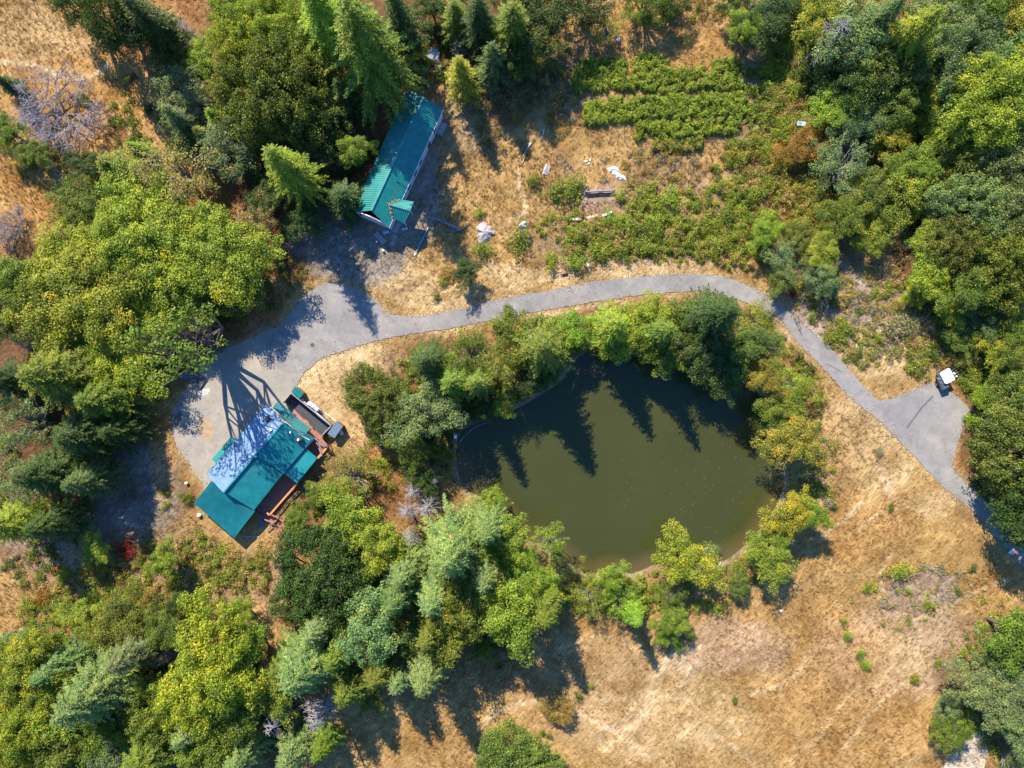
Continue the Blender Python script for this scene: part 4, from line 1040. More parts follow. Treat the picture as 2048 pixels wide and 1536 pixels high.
 (1857, 1208, 14, 'S', 'yg', 2, 'tall lime shrub in the grey patch of the right meadow'),
 (1917, 1181, 11, 'S', 'mg', 1.6, 'dark green shrub in the grey patch of the right meadow'),
 (1947, 1136, 11, 'S', 'mg', 1.6, 'dark green shrub nearest the shaded road end'),
 (1783, 1014, 9, 'S', 'mg', 1.4, 'small dark shrub among the trodden tracks'),
 (1876, 1326, 12, 'S', 'yg', 1.5, 'lime shrub above the orange dry bush'),
 (1735, 1175, 13, 'S', 'yg', 1.4, 'ragged lime shrub left of the largest lime shrub'),
 (1795, 1182, 8, 'S', 'yg', 1.2, 'small lime shrub directly below the largest one'),
 (1819, 1184, 9, 'S', 'yg', 1.2, 'small lime shrub below right of the largest one'),
 (1470, 1401, 9, 'S', 'mg', 1.2, 'small dark shrub alone in the bottom meadow'),
 (1086, 1466, 9, 'S', 'mg', 1.2, 'small dark shrub beside the broad bottom oak'),
 (1098, 1473, 10, 'S', 'mg', 1.3, 'second small dark shrub right of the broad bottom oak'),
 (1154, 1393, 12, 'S', 'mg', 1.6, 'green shrub above right of the reddish brown bush'),
 (1182, 1372, 8, 'S', 'yg', 1.1, 'small lime shrub up the slope from the green shrub'),
 (1000, 1335, 9, 'S', 'dg', 1.2, 'small dark shrub in the long tree shadow'),
 (1670, 1012, 8, 'S', 'mg', 1.2, 'small shrub right of the bright east shore tree'),
 (1370, 82, 14, 'S', 'mg', 2, 'green shrub alone in the golden clearing at the top'),
 (885, 563, 11, 'S', 'yg', 1.5, 'lime shrub left of the dark bush tree on the road bank'),
 (874, 592, 12, 'S', 'mg', 1.5, 'green shrub at the road side below the lime shrub'),
 (958, 425, 12, 'S', 'br', 1.5, 'bright shrub beside the grey spoil heap'),
 (965, 500, 27, 'S', 'mg', 2.4, 'green shrub below the grey spoil heap'),
 (1102, 522, 22, 'S', 'yg', 2.4, 'lime shrub at the left of the brown board by the road'),
 (1148, 524, 27, 'S', 'br', 3, 'bright shrub at the right of the brown board by the road'),
 (1195, 505, 30, 'S', 'br', 2.6, 'bright shrub behind the turquoise scrap by the road'),
 (1040, 480, 32, 'S', 'mg', 2.5, 'green shrub below the white rubbish heap'),
 (1245, 390, 17, 'S', 'oy', 2.2, 'round olive shrub at the end of the plank edged bed'),
 (1150, 375, 34, 'S', 'mg', 2.6, 'big green shrub left of the plank edged bed'),
 (1110, 390, 30, 'S', 'mg', 2.4, 'green shrub between the bed and the trodden path'),
 (1065, 360, 18, 'S', 'mg', 2, 'green shrub beside the black post'),
 (1300, 385, 36, 'S', 'yg', 2.5, 'lime shrub right of the round olive shrub'),
 (1345, 395, 36, 'S', 'yg', 2.5, 'lime shrub further right of the plank edged bed'),
 (1250, 510, 18, 'S', 'mg', 2, 'dark green shrub above the road verge'),
 (1230, 440, 24, 'S', 'br', 2.2, 'green shrub below the white boards'),
 (1285, 465, 30, 'S', 'mg', 2.3, 'mid green shrub in the brush above the road'),
 (370, 996, 17, 'S', 'mg', 1.8, 'green shrub left of the house corner'),
 (328, 985, 12, 'S', 'mg', 1.4, 'small green shrub at the edge of the dusty clearing'),
 (330, 1010, 11, 'S', 'yg', 1.2, 'small lime shrub at the edge of the dusty clearing'),
 (85, 1198, 24, 'S', 'or', 2, 'orange bush alone at the lower left'),
 (258, 1098, 28, 'S', 'rd', 1.8, 'red bush in the scrub below the clearing'),
 (132, 1208, 24, 'S', 'oy', 2.4, 'olive bush right of the orange bush'),
 (128, 1155, 20, 'S', 'oy', 1.8, 'olive bush above the orange bush'),
 (765, 930, 20, 'S', 'br', 1.8, 'bright shrub at the end of the sparse fruit tree'),
 (655, 872, 12, 'S', 'br', 1.4, 'bright shrub at the corner of the deck and yard'),
 (1585, 590, 12, 'S', 'rd', 1.5, 'red shrub at the road bend'),
 (1622, 635, 12, 'S', 'br', 1.5, 'green shrub behind the brown barrier arm'),
 (1790, 655, 30, 'W', 'gr', 2.2, 'grey dry bush in the middle of the brush slope'),
 (1815, 645, 28, 'W', 'gr', 2.2, 'grey dry bush just right of another in the brush slope'),
 (1770, 525, 22, 'W', 'gr', 1.8, 'pinkish grey dry bush near the head of the gully'),
 (1760, 905, 12, 'W', 'gr', .9, 'round grey dry bush at the start of the trodden tracks'),
 (1680, 460, 26, 'W', 'gr', 1.8, 'dry bush beside the yellow green bush tree in the gully'),
 (895, 545, 22, 'W', 'tn', 1.4, 'tan dry bush on the bank left of the dark bush tree'),
]
for t in TREES:
    plant(t[0], t[1], t[2], t[3], t[4], t[5], t[6], GRP[t[3]], .62 if t[3] in 'BA' else .5 if t[3] in 'FN' else .45)

# ------------------------------------------------------------------ scrub, hedges, ground cover (nobody could count it)
def clump_mesh(name, cx, cy, R, Hh, cols, leaf, dens, seed, wisp=0.0):
    """leaf clumps at many places in one mesh; colour per leaf"""
    r = np.random.default_rng(seed); P, N, K, L, A = [], [], [], [], []
    for x, y, rb, h, c in zip(cx, cy, R, Hh, cols):
        z0 = gz(x, y); n = max(24, int(dens * rb * rb / leaf ** 2 * .85)); d = unit(r.normal(size=(n, 3))); d[:, 2] = np.abs(d[:, 2]) - .15
        k = 1 + .35 * np.sin(3 * np.arctan2(d[:, 1], d[:, 0]) + r.uniform(0, 6))
        rr = r.uniform(.55, 1.06, n) * k
        P.append(np.stack([x + d[:, 0] * rb * rr, y + d[:, 1] * rb * rr, z0 + np.maximum(.06, d[:, 2] * h * rr + .1 * h)], 1))
        w = r.random(n) < wisp
        N.append(unit(d * .6 + np.array([0, 0, .5]) + r.normal(size=(n, 3)) * (.5 + .6 * w[:, None])))
        f = np.clip(r.normal(1, .24, (n, 1)), .45, 1.8) * r.uniform(.8, 1.2)
        K.append(np.array(c) * f * (1 + r.normal(0, .06, (n, 3)))); L.append(np.full(n, leaf) * (1 + .5 * w)); A.append(d + r.normal(size=(n, 3)) * .6)
    P, N, K, L, A = map(np.concatenate, (P, N, K, L, A))
    V, F = leaf_quads(P, N, L[:, None], .55 if wisp < .5 else .25, A, r)
    return mesh_np(name, V, F, M_LEAFC, col=np.clip(K, .005, .8))

def scatter(zones, seed):
    r = np.random.default_rng(seed); out = []
    for (px, py, rx, ry, n, rb, h, pal) in zones:
        for _ in range(n):
            a = r.uniform(0, 6.283); q = math.sqrt(r.random())
            x = (px + rx * q * math.cos(a) - CX) / 10; y = (CY - py - ry * q * math.sin(a)) / 10
            if sample(G_ROADD, x, y) < .7 or sample(G_PONDD, x, y) < 1.0: continue
            if any(abs((x - bx) * c + (y - by) * s) < hl and abs(-(x - bx) * s + (y - by) * c) < hw for bx, by, c, s, hl, hw in KEEP): continue
            k = r.lognormal(0, .3)
            out.append((x, y, r.uniform(*rb) * k, r.uniform(*h) * k, PAL[pal[int(r.integers(len(pal)))]]))
    return [np.array(v) if i < 4 else v for i, v in enumerate(zip(*out))]
def keep(px, py, length, width, ang):
    p = W(px, py); a = rad(ang); return (p.x, p.y, math.cos(a), math.sin(a), length / 2, width / 2)
KEEP = [keep(804, 322, 30, 13, 65.3), keep(525, 930, 34, 19, 49.5), keep(615, 830, 14, 12, -40), keep(1200, 385, 7, 4, 0), keep(1232, 345, 4, 4, 0), keep(1889, 758, 6, 6, 0), keep(945, 780, 4, 4, 0)]

sc = scatter([
    (1340, 470, 220, 40, 230, (.5, 1.1), (.7, 1.5), ('yg', 'mg', 'oy', 'oy', 'tn')), (1400, 430, 150, 60, 170, (.5, 1.1), (.7, 1.6), ('yg', 'mg', 'oy', 'oy')),
    (1180, 460, 110, 36, 90, (.4, .9), (.6, 1.2), ('yg', 'mg', 'oy', 'tn')), (1330, 500, 200, 25, 120, (.4, .9), (.6, 1.2), ('yg', 'oy', 'tn')), (1480, 500, 60, 40, 80, (.5, .9), (.7, 1.4), ('oy', 'mg', 'tn')),
    (1560, 400, 130, 70, 160, (.5, 1.1), (.7, 1.6), ('oy', 'mg', 'tn', 'ao', 'go')), (1530, 330, 110, 60, 150, (.5, 1.0), (.7, 1.5), ('oy', 'go', 'mg', 'ao')), (1520, 220, 40, 90, 80, (.5, 1.0), (.8, 1.6), ('yg', 'mg', 'oy')),
    (1600, 180, 70, 120, 260, (.6, 1.2), (.8, 1.8), ('oy', 'oy', 'tn', 'yg')), (1560, 120, 40, 60, 60, (.5, 1.0), (.7, 1.4), ('oy', 'yg', 'tn')), (1580, 300, 60, 40, 60, (.5, .9), (.6, 1.2), ('or', 'ao', 'go')), (1600, 380, 80, 40, 80, (.5, .9), (.6, 1.2), ('go', 'ao', 'or', 'oy')), (1620, 440, 60, 60, 70, (.5, .9), (.6, 1.3), ('or', 'ao', 'oy', 'tn')), (1620, 350, 70, 50, 80, (.5, .9), (.6, 1.3), ('go', 'ao', 'oy')),
    (1740, 420, 120, 70, 120, (.6, 1.2), (.8, 1.8), ('mg', 'ol', 'oy')), (1760, 330, 60, 50, 60, (.6, 1.0), (.6, 1.4), ('oy', 'tn', 'mg', 'ao')), (1900, 720, 90, 60, 130, (.5, 1.1), (.6, 1.5), ('oy', 'oy', 'tn', 'mg')), (1985, 760, 60, 50, 80, (.5, 1.1), (.7, 1.5), ('oy', 'mg', 'yg')),
    (1720, 600, 110, 70, 70, (.35, .7), (.25, .6), ('oy', 'tn', 'gr', 'mg')), (1690, 690, 70, 40, 90, (.4, .8), (.5, 1.0), ('oy', 'oy', 'mg', 'tn')), (1650, 580, 60, 40, 60, (.4, .8), (.5, 1.1), ('oy', 'mg', 'tn')),
    (1820, 610, 80, 60, 70, (.5, .9), (.6, 1.1), ('oy', 'tn', 'gr')),
], 501)
o = put('undergrowth', clump_mesh('undergrowth', *sc, .21, 17, 502, .25)); tag(o, 'tangled green and olive brush between the road bend and the right wood', 'undergrowth', kind='stuff')
sc = scatter([
    (350, 1150, 190, 70, 300, (.4, .9), (.5, 1.3), ('oy', 'mg', 'yg', 'tn', 'ao')), (450, 1110, 90, 60, 110, (.4, .8), (.4, 1.0), ('oy', 'mg', 'go', 'tn')), (170, 1180, 100, 50, 70, (.4, .9), (.5, 1.2), ('oy', 'mg', 'or', 'tn')),
    (220, 1220, 190, 40, 120, (.5, 1.0), (.6, 1.6), ('mg', 'yg', 'oy')), (60, 1130, 60, 40, 30, (.4, .8), (.4, 1.0), ('ao', 'mg', 'dg')), (620, 1020, 70, 70, 110, (.4, .9), (.4, 1.0), ('mg', 'dg', 'mg')), (760, 930, 50, 60, 60, (.4, .8), (.4, .9), ('mg', 'oy', 'go', 'br')),
    (900, 880, 50, 60, 60, (.4, .9), (.4, 1.0), ('dg', 'mg')), (1240, 690, 130, 22, 90, (.5, 1.0), (.6, 1.6), ('mg', 'oy', 'yg')), (1130, 700, 40, 30, 40, (.4, .9), (.6, 1.4), ('mg', 'oy')), (1470, 690, 100, 70, 120, (.5, 1.1), (.6, 1.6), ('dg', 'ol', 'oy')), (1600, 800, 50, 120, 120, (.4, .9), (.5, 1.2), ('oy', 'mg', 'go', 'tn')),
    (1200, 1190, 90, 40, 100, (.4, .9), (.5, 1.4), ('oy', 'mg', 'yg')), (1350, 1180, 80, 60, 90, (.4, .8), (.5, 1.2), ('mg', 'oy', 'yg')), (1480, 1135, 90, 30, 60, (.35, .7), (.3, .7), ('oy', 'mg')), (1600, 960, 40, 60, 50, (.4, .7), (.3, .8), ('oy', 'tn', 'mg')),
    (560, 560, 60, 60, 40, (.4, .8), (.4, .9), ('ao', 'tn', 'mg')), (300, 260, 90, 120, 60, (.5, 1.0), (.5, 1.2), ('mg', 'dg', 'oy')), (80, 330, 80, 50, 40, (.4, .9), (.4, 1.0), ('mg', 'oy')), (230, 380, 80, 40, 50, (.5, 1.0), (.6, 1.4), ('mg', 'dg')),
    (1080, 110, 60, 60, 70, (.5, .9), (.5, 1.2), ('dg', 'mg', 'ao', 'tn')), (1060, 170, 80, 70, 60, (.4, .8), (.4, .9), ('dg', 'tn', 'ao')), (860, 140, 40, 70, 40, (.4, .8), (.4, 1.0), ('dg', 'oy', 'ao')), (780, 150, 30, 60, 20, (.4, .8), (.4, 1.0), ('dg', 'oy')), (1380, 20, 110, 20, 40, (.5, .9), (.5, 1.2), ('mg', 'tn')), (1580, 60, 60, 60, 80, (.6, 1.1), (.7, 1.6), ('dg', 'mg', 'oy')),
    (150, 1260, 190, 30, 70, (.5, 1.0), (.5, 1.2), ('mg', 'oy', 'tn')), (1240, 140, 12, 10, 1, (.4, .5), (.3, .4), ('mg',)), (1780, 1220, 90, 70, 36, (.2, .45), (.2, .5), ('yg', 'oy')), (1990, 1200, 50, 60, 24, (.3, .6), (.3, .6), ('oy', 'tn')), (1960, 1300, 40, 60, 30, (.4, .8), (.3, .8), ('oy', 'mg')), (1860, 1260, 60, 60, 20, (.2, .4), (.2, .5), ('yg', 'oy')),
], 511)
o = put('undergrowth', clump_mesh('undergrowth', *sc, .20, 17, 512, .2)); tag(o, 'weedy bushes filling the gaps below the house and round the pond shore', 'undergrowth', kind='stuff')
# low forest-floor growth in the woods
sc = scatter([(250, 620, 230, 190, 130, (.5, 1.2), (.5, 1.4), ('dg', 'ao', 'mg')), (90, 900, 110, 240, 130, (.6, 1.3), (.6, 1.6), ('dg', 'dg', 'mg')), (560, 200, 220, 180, 160, (.6, 1.3), (.6, 1.6), ('dg', 'dg', 'mg')), (960, 80, 170, 90, 90, (.6, 1.3), (.6, 1.6), ('dg', 'dg', 'mg')),
    (1880, 200, 170, 200, 300, (.7, 1.5), (.7, 2.2), ('dg', 'mg', 'ol', 'oy')), (1940, 520, 120, 170, 190, (.7, 1.5), (.7, 2.2), ('dg', 'mg', 'ol')), (280, 1420, 330, 140, 330, (.7, 1.5), (.7, 2.2), ('dg', 'mg', 'ol', 'oy')), (860, 1190, 230, 130, 220, (.7, 1.4), (.7, 2.0), ('dg', 'mg', 'ol')), (900, 770, 150, 90, 110, (.6, 1.2), (.6, 1.5), ('dg', 'mg', 'oy')), (1700, 140, 110, 100, 130, (.7, 1.5), (.7, 2.2), ('dg', 'ol', 'mg')), (1990, 1390, 70, 120, 60, (.7, 1.3), (.7, 1.6), ('mg', 'ol')), (2010, 920, 80, 110, 60, (.7, 1.3), (.7, 1.6), ('ol', 'dg'))], 521)
o = put('undergrowth', clump_mesh('undergrowth', *sc, .30, 16, 522, .1)); tag(o, 'dark understorey growth on the floor of the woods', 'undergrowth', kind='stuff')
# wispy dry brush on the slope right of the road and along the meadow
sc = scatter([(1720, 630, 140, 110, 260, (.35, .8), (.25, .6), ('gr', 'gr', 'tn', 'tn', 'oy')), (1830, 660, 90, 60, 140, (.5, 1.0), (.5, 1.1), ('gr', 'tn', 'oy')), (1760, 500, 60, 60, 80, (.4, .9), (.4, 1.0), ('gr', 'tn')), (1850, 1180, 110, 50, 60, (.3, .7), (.2, .5), ('gr', 'tn')), (1040, 210, 110, 110, 140, (.4, .9), (.4, .9), ('tn', 'gr', 'ao')), (1300, 345, 110, 50, 90, (.4, .8), (.3, .8), ('tn', 'gr', 'ao')), (1640, 960, 40, 90, 80, (.4, .8), (.3, .8), ('tn', 'oy', 'gr')), (1600, 330, 130, 90, 90, (.4, .9), (.5, 1.1), ('ao', 'or', 'tn')), (240, 1130, 130, 50, 50, (.4, .8), (.4, .8), ('tn', 'ao', 'or')), (1900, 800, 20, 60, 20, (.4, .8), (.3, .8), ('tn',)), (1560, 440, 90, 40, 60, (.4, .8), (.4, .9), ('tn', 'ao'))], 531)
o = put('dry_undergrowth', clump_mesh('dry_undergrowth', *sc, .24, 17, 532, .8)); tag(o, 'wispy grey and tan dead brush on the slope beside the road', 'undergrowth', kind='stuff')

def hedge(pts, w, h, pal, seed, label, n_per=1.5):
    n_per *= 2
    r = np.random.default_rng(seed); q = smooth_poly(pts, 5, False); out = []
    for x, y in q:
        for _ in range(int(n_per * max(1, w / 13))):
            px, py = x + r.normal() * 3, y + r.uniform(-w, w)
            k = r.uniform(.7, 1.25); out.append(((px - CX) / 10, (CY - py) / 10, .62 * k, h * r.uniform(.65, 1.2), PAL[pal[int(r.integers(len(pal)))]]))
    o = put('garden_hedge', clump_mesh('garden_hedge', *[np.array(v) if i < 4 else v for i, v in enumerate(zip(*out))], .25, 34, seed + 1))
    return tag(o, label, 'hedge', 'planted rows of bushes in the garden')
hedge([(1150, 164), (1235, 160), (1320, 163), (1400, 160), (1480, 158)], 21, 1.5, ('yg', 'yg', 'mg', 'oy'), 601, 'upper long row of bushes in the garden', 2)
hedge([(1165, 138), (1200, 128), (1245, 138)], 15, 1.4, ('yg', 'mg'), 603, 'short bush row left above the upper long row', 2)
hedge([(1270, 128), (1305, 122), (1332, 136)], 14, 1.4, ('yg', 'oy'), 605, 'short bush row in the middle above the upper long row', 2)
hedge([(1430, 132), (1460, 128), (1475, 136)], 11, 1.1, ('oy', 'mg'), 607, 'short bush row at the right end above the upper long row', 2)
hedge([(1172, 228), (1240, 222), (1320, 217), (1400, 213), (1484, 211)], 22, 1.5, ('yg', 'mg', 'yg', 'yg'), 609, 'lower long row of bushes in the garden', 2.2)
hedge([(1275, 262), (1340, 260), (1420, 256), (1472, 252)], 15, 1.5, ('mg', 'yg', 'yg'), 611, 'bush row along the lower side of the lower long row', 2)
hedge([(1310, 290), (1350, 292), (1400, 286)], 10, 1.2, ('mg', 'oy', 'ao'), 613, 'small ragged bush row at the bottom of the garden', 2)

# grass: bent dry blades in tussocks
def grass():
    r = np.random.default_rng(77); N = 95000
    x = r.uniform(-104, 104, N); y = r.uniform(-79, 79, N)
    d = sample(G_ROADD, x, y); dp = sample(G_PONDD, x, y); c = sample(GC, x, y)
    lum = c.mean(1); dens = np.clip((lum - .08) / .10, 0, 1) * np.clip(fbm(x, y, 7, 81) * 2.0 - .25, .12, 1)
    ok = (d > .15) & (dp > .8) & (r.random(N) < dens)
    for bx, by, cc, ss, hl, hw in KEEP: ok &= ~((np.abs((x - bx) * cc + (y - by) * ss) < hl) & (np.abs(-(x - bx) * ss + (y - by) * cc) < hw))
    x, y, c, d = x[ok], y[ok], c[ok], d[ok]; n = len(x); k = 5
    z = sample(GZ, x, y); hgt = r.uniform(.2, .6, n) * np.clip(.35 + d / 8, .35, 1.1) * np.clip(.35 + fbm(x, y, 14, 88) * 1.2, .5, 1.3)
    X = np.repeat(x, k) + r.normal(0, .14, n * k); Y = np.repeat(y, k) + r.normal(0, .14, n * k); Z = np.repeat(z, k); Hh = np.repeat(hgt, k) * r.uniform(.6, 1.2, n * k)
    comb = np.repeat(.9 + 1.2 * (fbm(x, y, 18, 85) - .5), k) + r.normal(0, .6, n * k)
    le = Hh * r.uniform(.5, 1.4, n * k); tx, ty = X + np.cos(comb) * le, Y + np.sin(comb) * le
    wx, wy = -np.sin(comb) * .065, np.cos(comb) * .065
    V = np.stack([np.stack([X - wx, Y - wy, Z], 1), np.stack([X + wx, Y + wy, Z], 1), np.stack([tx, ty, Z + Hh], 1)], 1).reshape(-1, 3)
    C = np.repeat(c, k, 0) * np.repeat(r.uniform(.75, 1.25, (n, 1)), k, 0) * r.uniform(.7, 1.4, (n * k, 1)) * np.array((1.05, 1.0, .92))
    o = put('dry_grass', mesh_np('dry_grass', V, np.arange(len(V)).reshape(-1, 3), M_GRASS, col=np.clip(C, 0, .75)))
    tag(o, 'dry golden grass tussocks over the meadow and verges', 'grass', kind='stuff')
grass()
def litter():
    r = np.random.default_rng(79); x = r.uniform(-72, 104, 260000); y = r.uniform(-40, 24, 260000); d = sample(G_ROADD, x, y)
    p = np.where(d > 0, np.exp(-d / .35), np.exp(d / .45) * .8 + .006) * np.clip(fbm(x, y, 5, 97) * 2.4 - .6, .05, 1); ok = (r.random(len(x)) < p) & (d < 1.5); x, y = x[ok], y[ok]; n = len(x)
    V, F = leaf_quads(np.stack([x, y, np.full(n, .055)], 1), unit(np.array([0, 0, 1.]) + r.normal(size=(n, 3)) * .15), r.uniform(.12, .34, (n, 1)), .7, None, r)
    C = np.array([(.40, .29, .15), (.30, .18, .08), (.22, .16, .09), (.36, .31, .24)])[r.integers(0, 4, n)] * r.uniform(.8, 1.2, (n, 1))
    o = put('leaf_litter', mesh_np('leaf_litter', V, F, M_GRASS, col=C)); tag(o, 'dry leaf litter and straw blown over the edges of the paving', 'leaf litter', kind='stuff')
litter()
def pond_leaves():
    r = np.random.default_rng(78); n = 380
    x = r.uniform(-8, 52, n); y = r.uniform(-36, 4, n) + 0; x = np.where(r.random(n) < .6, r.normal(38, 9, n), x)
    ok = sample(G_PONDD, x, y) < -.6; x, y = x[ok], y[ok]; n = len(x)
    V, F = leaf_quads(np.stack([x, y, np.full(n, -.335)], 1), np.tile((0., 0., 1.), (n, 1)), np.full((n, 1), .12), .8, None, r)
    V[:, 2] = -.335
    C = np.where(r.random((n, 1)) < .6, np.array((.30, .29, .20)), np.array((.40, .22, .08)))
    o = put('floating_leaves', mesh_np('floating_leaves', V, F, M_GRASS, col=C)); tag(o, 'fallen leaves floating on the pond', 'leaves', kind='stuff')
pond_leaves()
# ------------------------------------------------------------------ buildings
def roof_plane(name, mat, parent, a, b, c, d, ribs, th=.12, rw=.07, rh=.09):
    """metal roof slope: a-b along the top, d-c along the eave (a above d); standing seams run down the slope"""
    a, b, c, d = map(Vector, (a, b, c, d)); mb = MB()
    mb.slab([a, b, c, d], th)
    for k in range(ribs + 1):
        t = (k + .02) / (ribs + .04); p, q = a.lerp(b, t), d.lerp(c, t)
        mb.beam(p + Vector((0, 0, rh * .5 + .003)), q + Vector((0, 0, rh * .5 + .003)), rw, rh)
    return mb.build(name, mat, parent)
def ridge_cap(mat, parent, a, b, w=.45):
    mb = MB(); a, b = Vector(a), Vector(b); mb.beam(a + Vector((0, 0, .10)), b + Vector((0, 0, .10)), w, .07)
    return mb.build('ridge_cap', mat, parent)
def wall(parent, mat, pts, z0, z1, th=.15, name='wall'):
    out = []
    for a, b, za, zb in pts:
        mb = MB(); a3, b3 = Vector((a[0], a[1], 0)), Vector((b[0], b[1], 0)); d = (b3 - a3).normalized(); n = Vector((-d.y, d.x, 0)) * th / 2
        P = [a3 - n, b3 - n, b3 + n, a3 + n]; v = [(p.x, p.y, z0) for p in P] + [(P[0].x, P[0].y, za), (P[1].x, P[1].y, zb), (P[2].x, P[2].y, zb), (P[3].x, P[3].y, za)]
        mb.v = v; mb.f = [(3, 2, 1, 0), (4, 5, 6, 7), (0, 1, 5, 4), (1, 2, 6, 5), (2, 3, 7, 6), (3, 0, 4, 7)]
        out.append(mb.build(name, mat, parent))
    return out
def opening(parent, a, b, t, w, z0, z1, kind, side=1, mat_frame=None):
    """window or door set on the wall a-b at fraction t, slightly proud; glass or leaf inside the frame"""
    a3, b3 = Vector((a[0], a[1], 0)), Vector((b[0], b[1], 0)); d = (b3 - a3).normalized(); n = Vector((d.y, -d.x, 0)) * side; c = a3.lerp(b3, t) + n * .09
    rz = math.atan2(d.y, d.x); fr = MB(); hw = w / 2; f = .09
    for u, v, su, sv in ((-hw, (z0 + z1) / 2, f, z1 - z0), (hw, (z0 + z1) / 2, f, z1 - z0), (0, z0, w - f, f), (0, z1, w - f, f)):
        p = c + d * u; fr.box((p.x, p.y, v), (su, .09, sv), rz)
    o = fr.build(kind, M_TRIM if kind == 'window' else M_WALLD, parent)
    g_ = MB(); g_.box((c.x, c.y, (z0 + z1) / 2), (w - f, .03, z1 - z0 - f), rz)
    g_.build('pane' if kind == 'window' else 'door_leaf', M_GLASS if kind == 'window' else M_WALLD, o)

def long_building():
    B = empty('long_building', W(804, 322)); B.location = (0, 0, 0)
    tag(B, 'long building with a ribbed teal metal roof below the giant fir', 'building')
    zr, ze = 5.9, 4.1
    rN, rS = W(846.7, 194.6, zr), W(742.5, 421, zr); eRN, eRS = W(886, 218, ze), W(777.7, 455, ze); eLN, eLS = W(814, 176, ze), W(706, 424, ze)
    # level the ridge exactly between the eaves
    roof_plane('roof_slope', M_TEAL, B, rS, rN, eRN, eRS, 54)
    roof_plane('roof_slope', M_TEAL, B, rN, rS, eLS, eLN, 54)
    ridge_cap(M_TEAL, B, rS, rN, .4)
    def inset(p, q, r_, k): return Vector((p.x, p.y, 0)) + (Vector((q.x - p.x, q.y - p.y, 0)).normalized() + Vector((r_.x - p.x, r_.y - p.y, 0)).normalized()) * k
    A = inset(eRS, eRN, eLS, .35); Bq = inset(eRN, eRS, eLN, .35); Cq = inset(eLN, eLS, eRN, .35); D = inset(eLS, eLN, eRS, .35)
    zt = ze + .02
    mAD, mBC = (A + D) / 2, (Bq + Cq) / 2
    w_ = wall(B, M_WALL, [(A, Bq, zt, zt), (Bq, mBC, zt, zr - .3), (mBC, Cq, zr - .3, zt), (Cq, D, zt, zt), (D, mAD, zt, zr - .3), (mAD, A, zr - .3, zt)], -.1, 0)
    for t in (.24, .36, .48, .58, .86): opening(B, A, Bq, t, 1.3, 1.1, 2.3, 'window')
    for t in (.70, .30 + .12): pass
    opening(B, A, Bq, .74, 1.0, .12, 2.2, 'door')
    opening(B, A, Bq, .16, 1.0, .12, 2.2, 'door')
    # entrance gable
    pr0, pr1 = W(779, 409, 5.35), W(821, 421.5, 5.35); u0, u1 = W(797, 398.5, 4.3), W(826, 403, 4.3); l0, l1 = W(784.6, 436, 4.3), W(808, 446.5, 4.3)
    roof_plane('porch_roof', M_TEAL, B, pr0, pr1, u1, u0, 9, .1)
    roof_plane('porch_roof', M_TEAL, B, pr1, pr0, l0, l1, 9, .1)
    ridge_cap(M_TEAL, B, pr0, pr1, .25)
    mb = MB()
    for a, b in (((776, 407), (798, 399)), ((779, 411), (784, 436))):
        p, q = W(*a, 5.3), W(*b, 4.6); r = random.Random(3)
        for k in range(12):
            t = k / 11; c = p.lerp(q, t); mb.box((c.x + r.uniform(-.2, .2), c.y + r.uniform(-.2, .2), c.z + .12), (.34 * r.uniform(.5, 1.2), .12, .03), r.uniform(0, 3))
    mb.build('rusty_flashing', M_RUST, B)
    for x, y in ((807, 443), (824, 405), (820, 420)):
        mb = MB(); p = W(x, y, 4.2); mb.box((p.x, p.y, 2.05), (.12, .12, 4.2)); mb.build('porch_post', M_TRIM, B)
    mb = MB(); a, b = W(808, 447, 4.24), W(827, 404, 4.24); mb.beam(a, b, .1, .16); mb.build('gutter', M_TRIM, B)
    mb = MB(); mb.beam(eRS + Vector((.05, -.03, -.1)), eRN + Vector((.05, -.03, -.1)), .1, .12); mb.build('gutter', M_TRIM, B)
    for px, py, l, w, ang in ((794, 455, 2.3, 1.1, 63),):
        p = W(px, py); mb = MB(); mb.box((p.x, p.y, .09), (l, w, .16), rad(ang)); mb.build('doorstep', M_CONC, B)
    mb = MB(); p = W(884, 258); mb.box((p.x, p.y, .09), (2.6, 1.2, .16), rad(65)); mb.build('doorstep', M_CONC, B)
long_building()

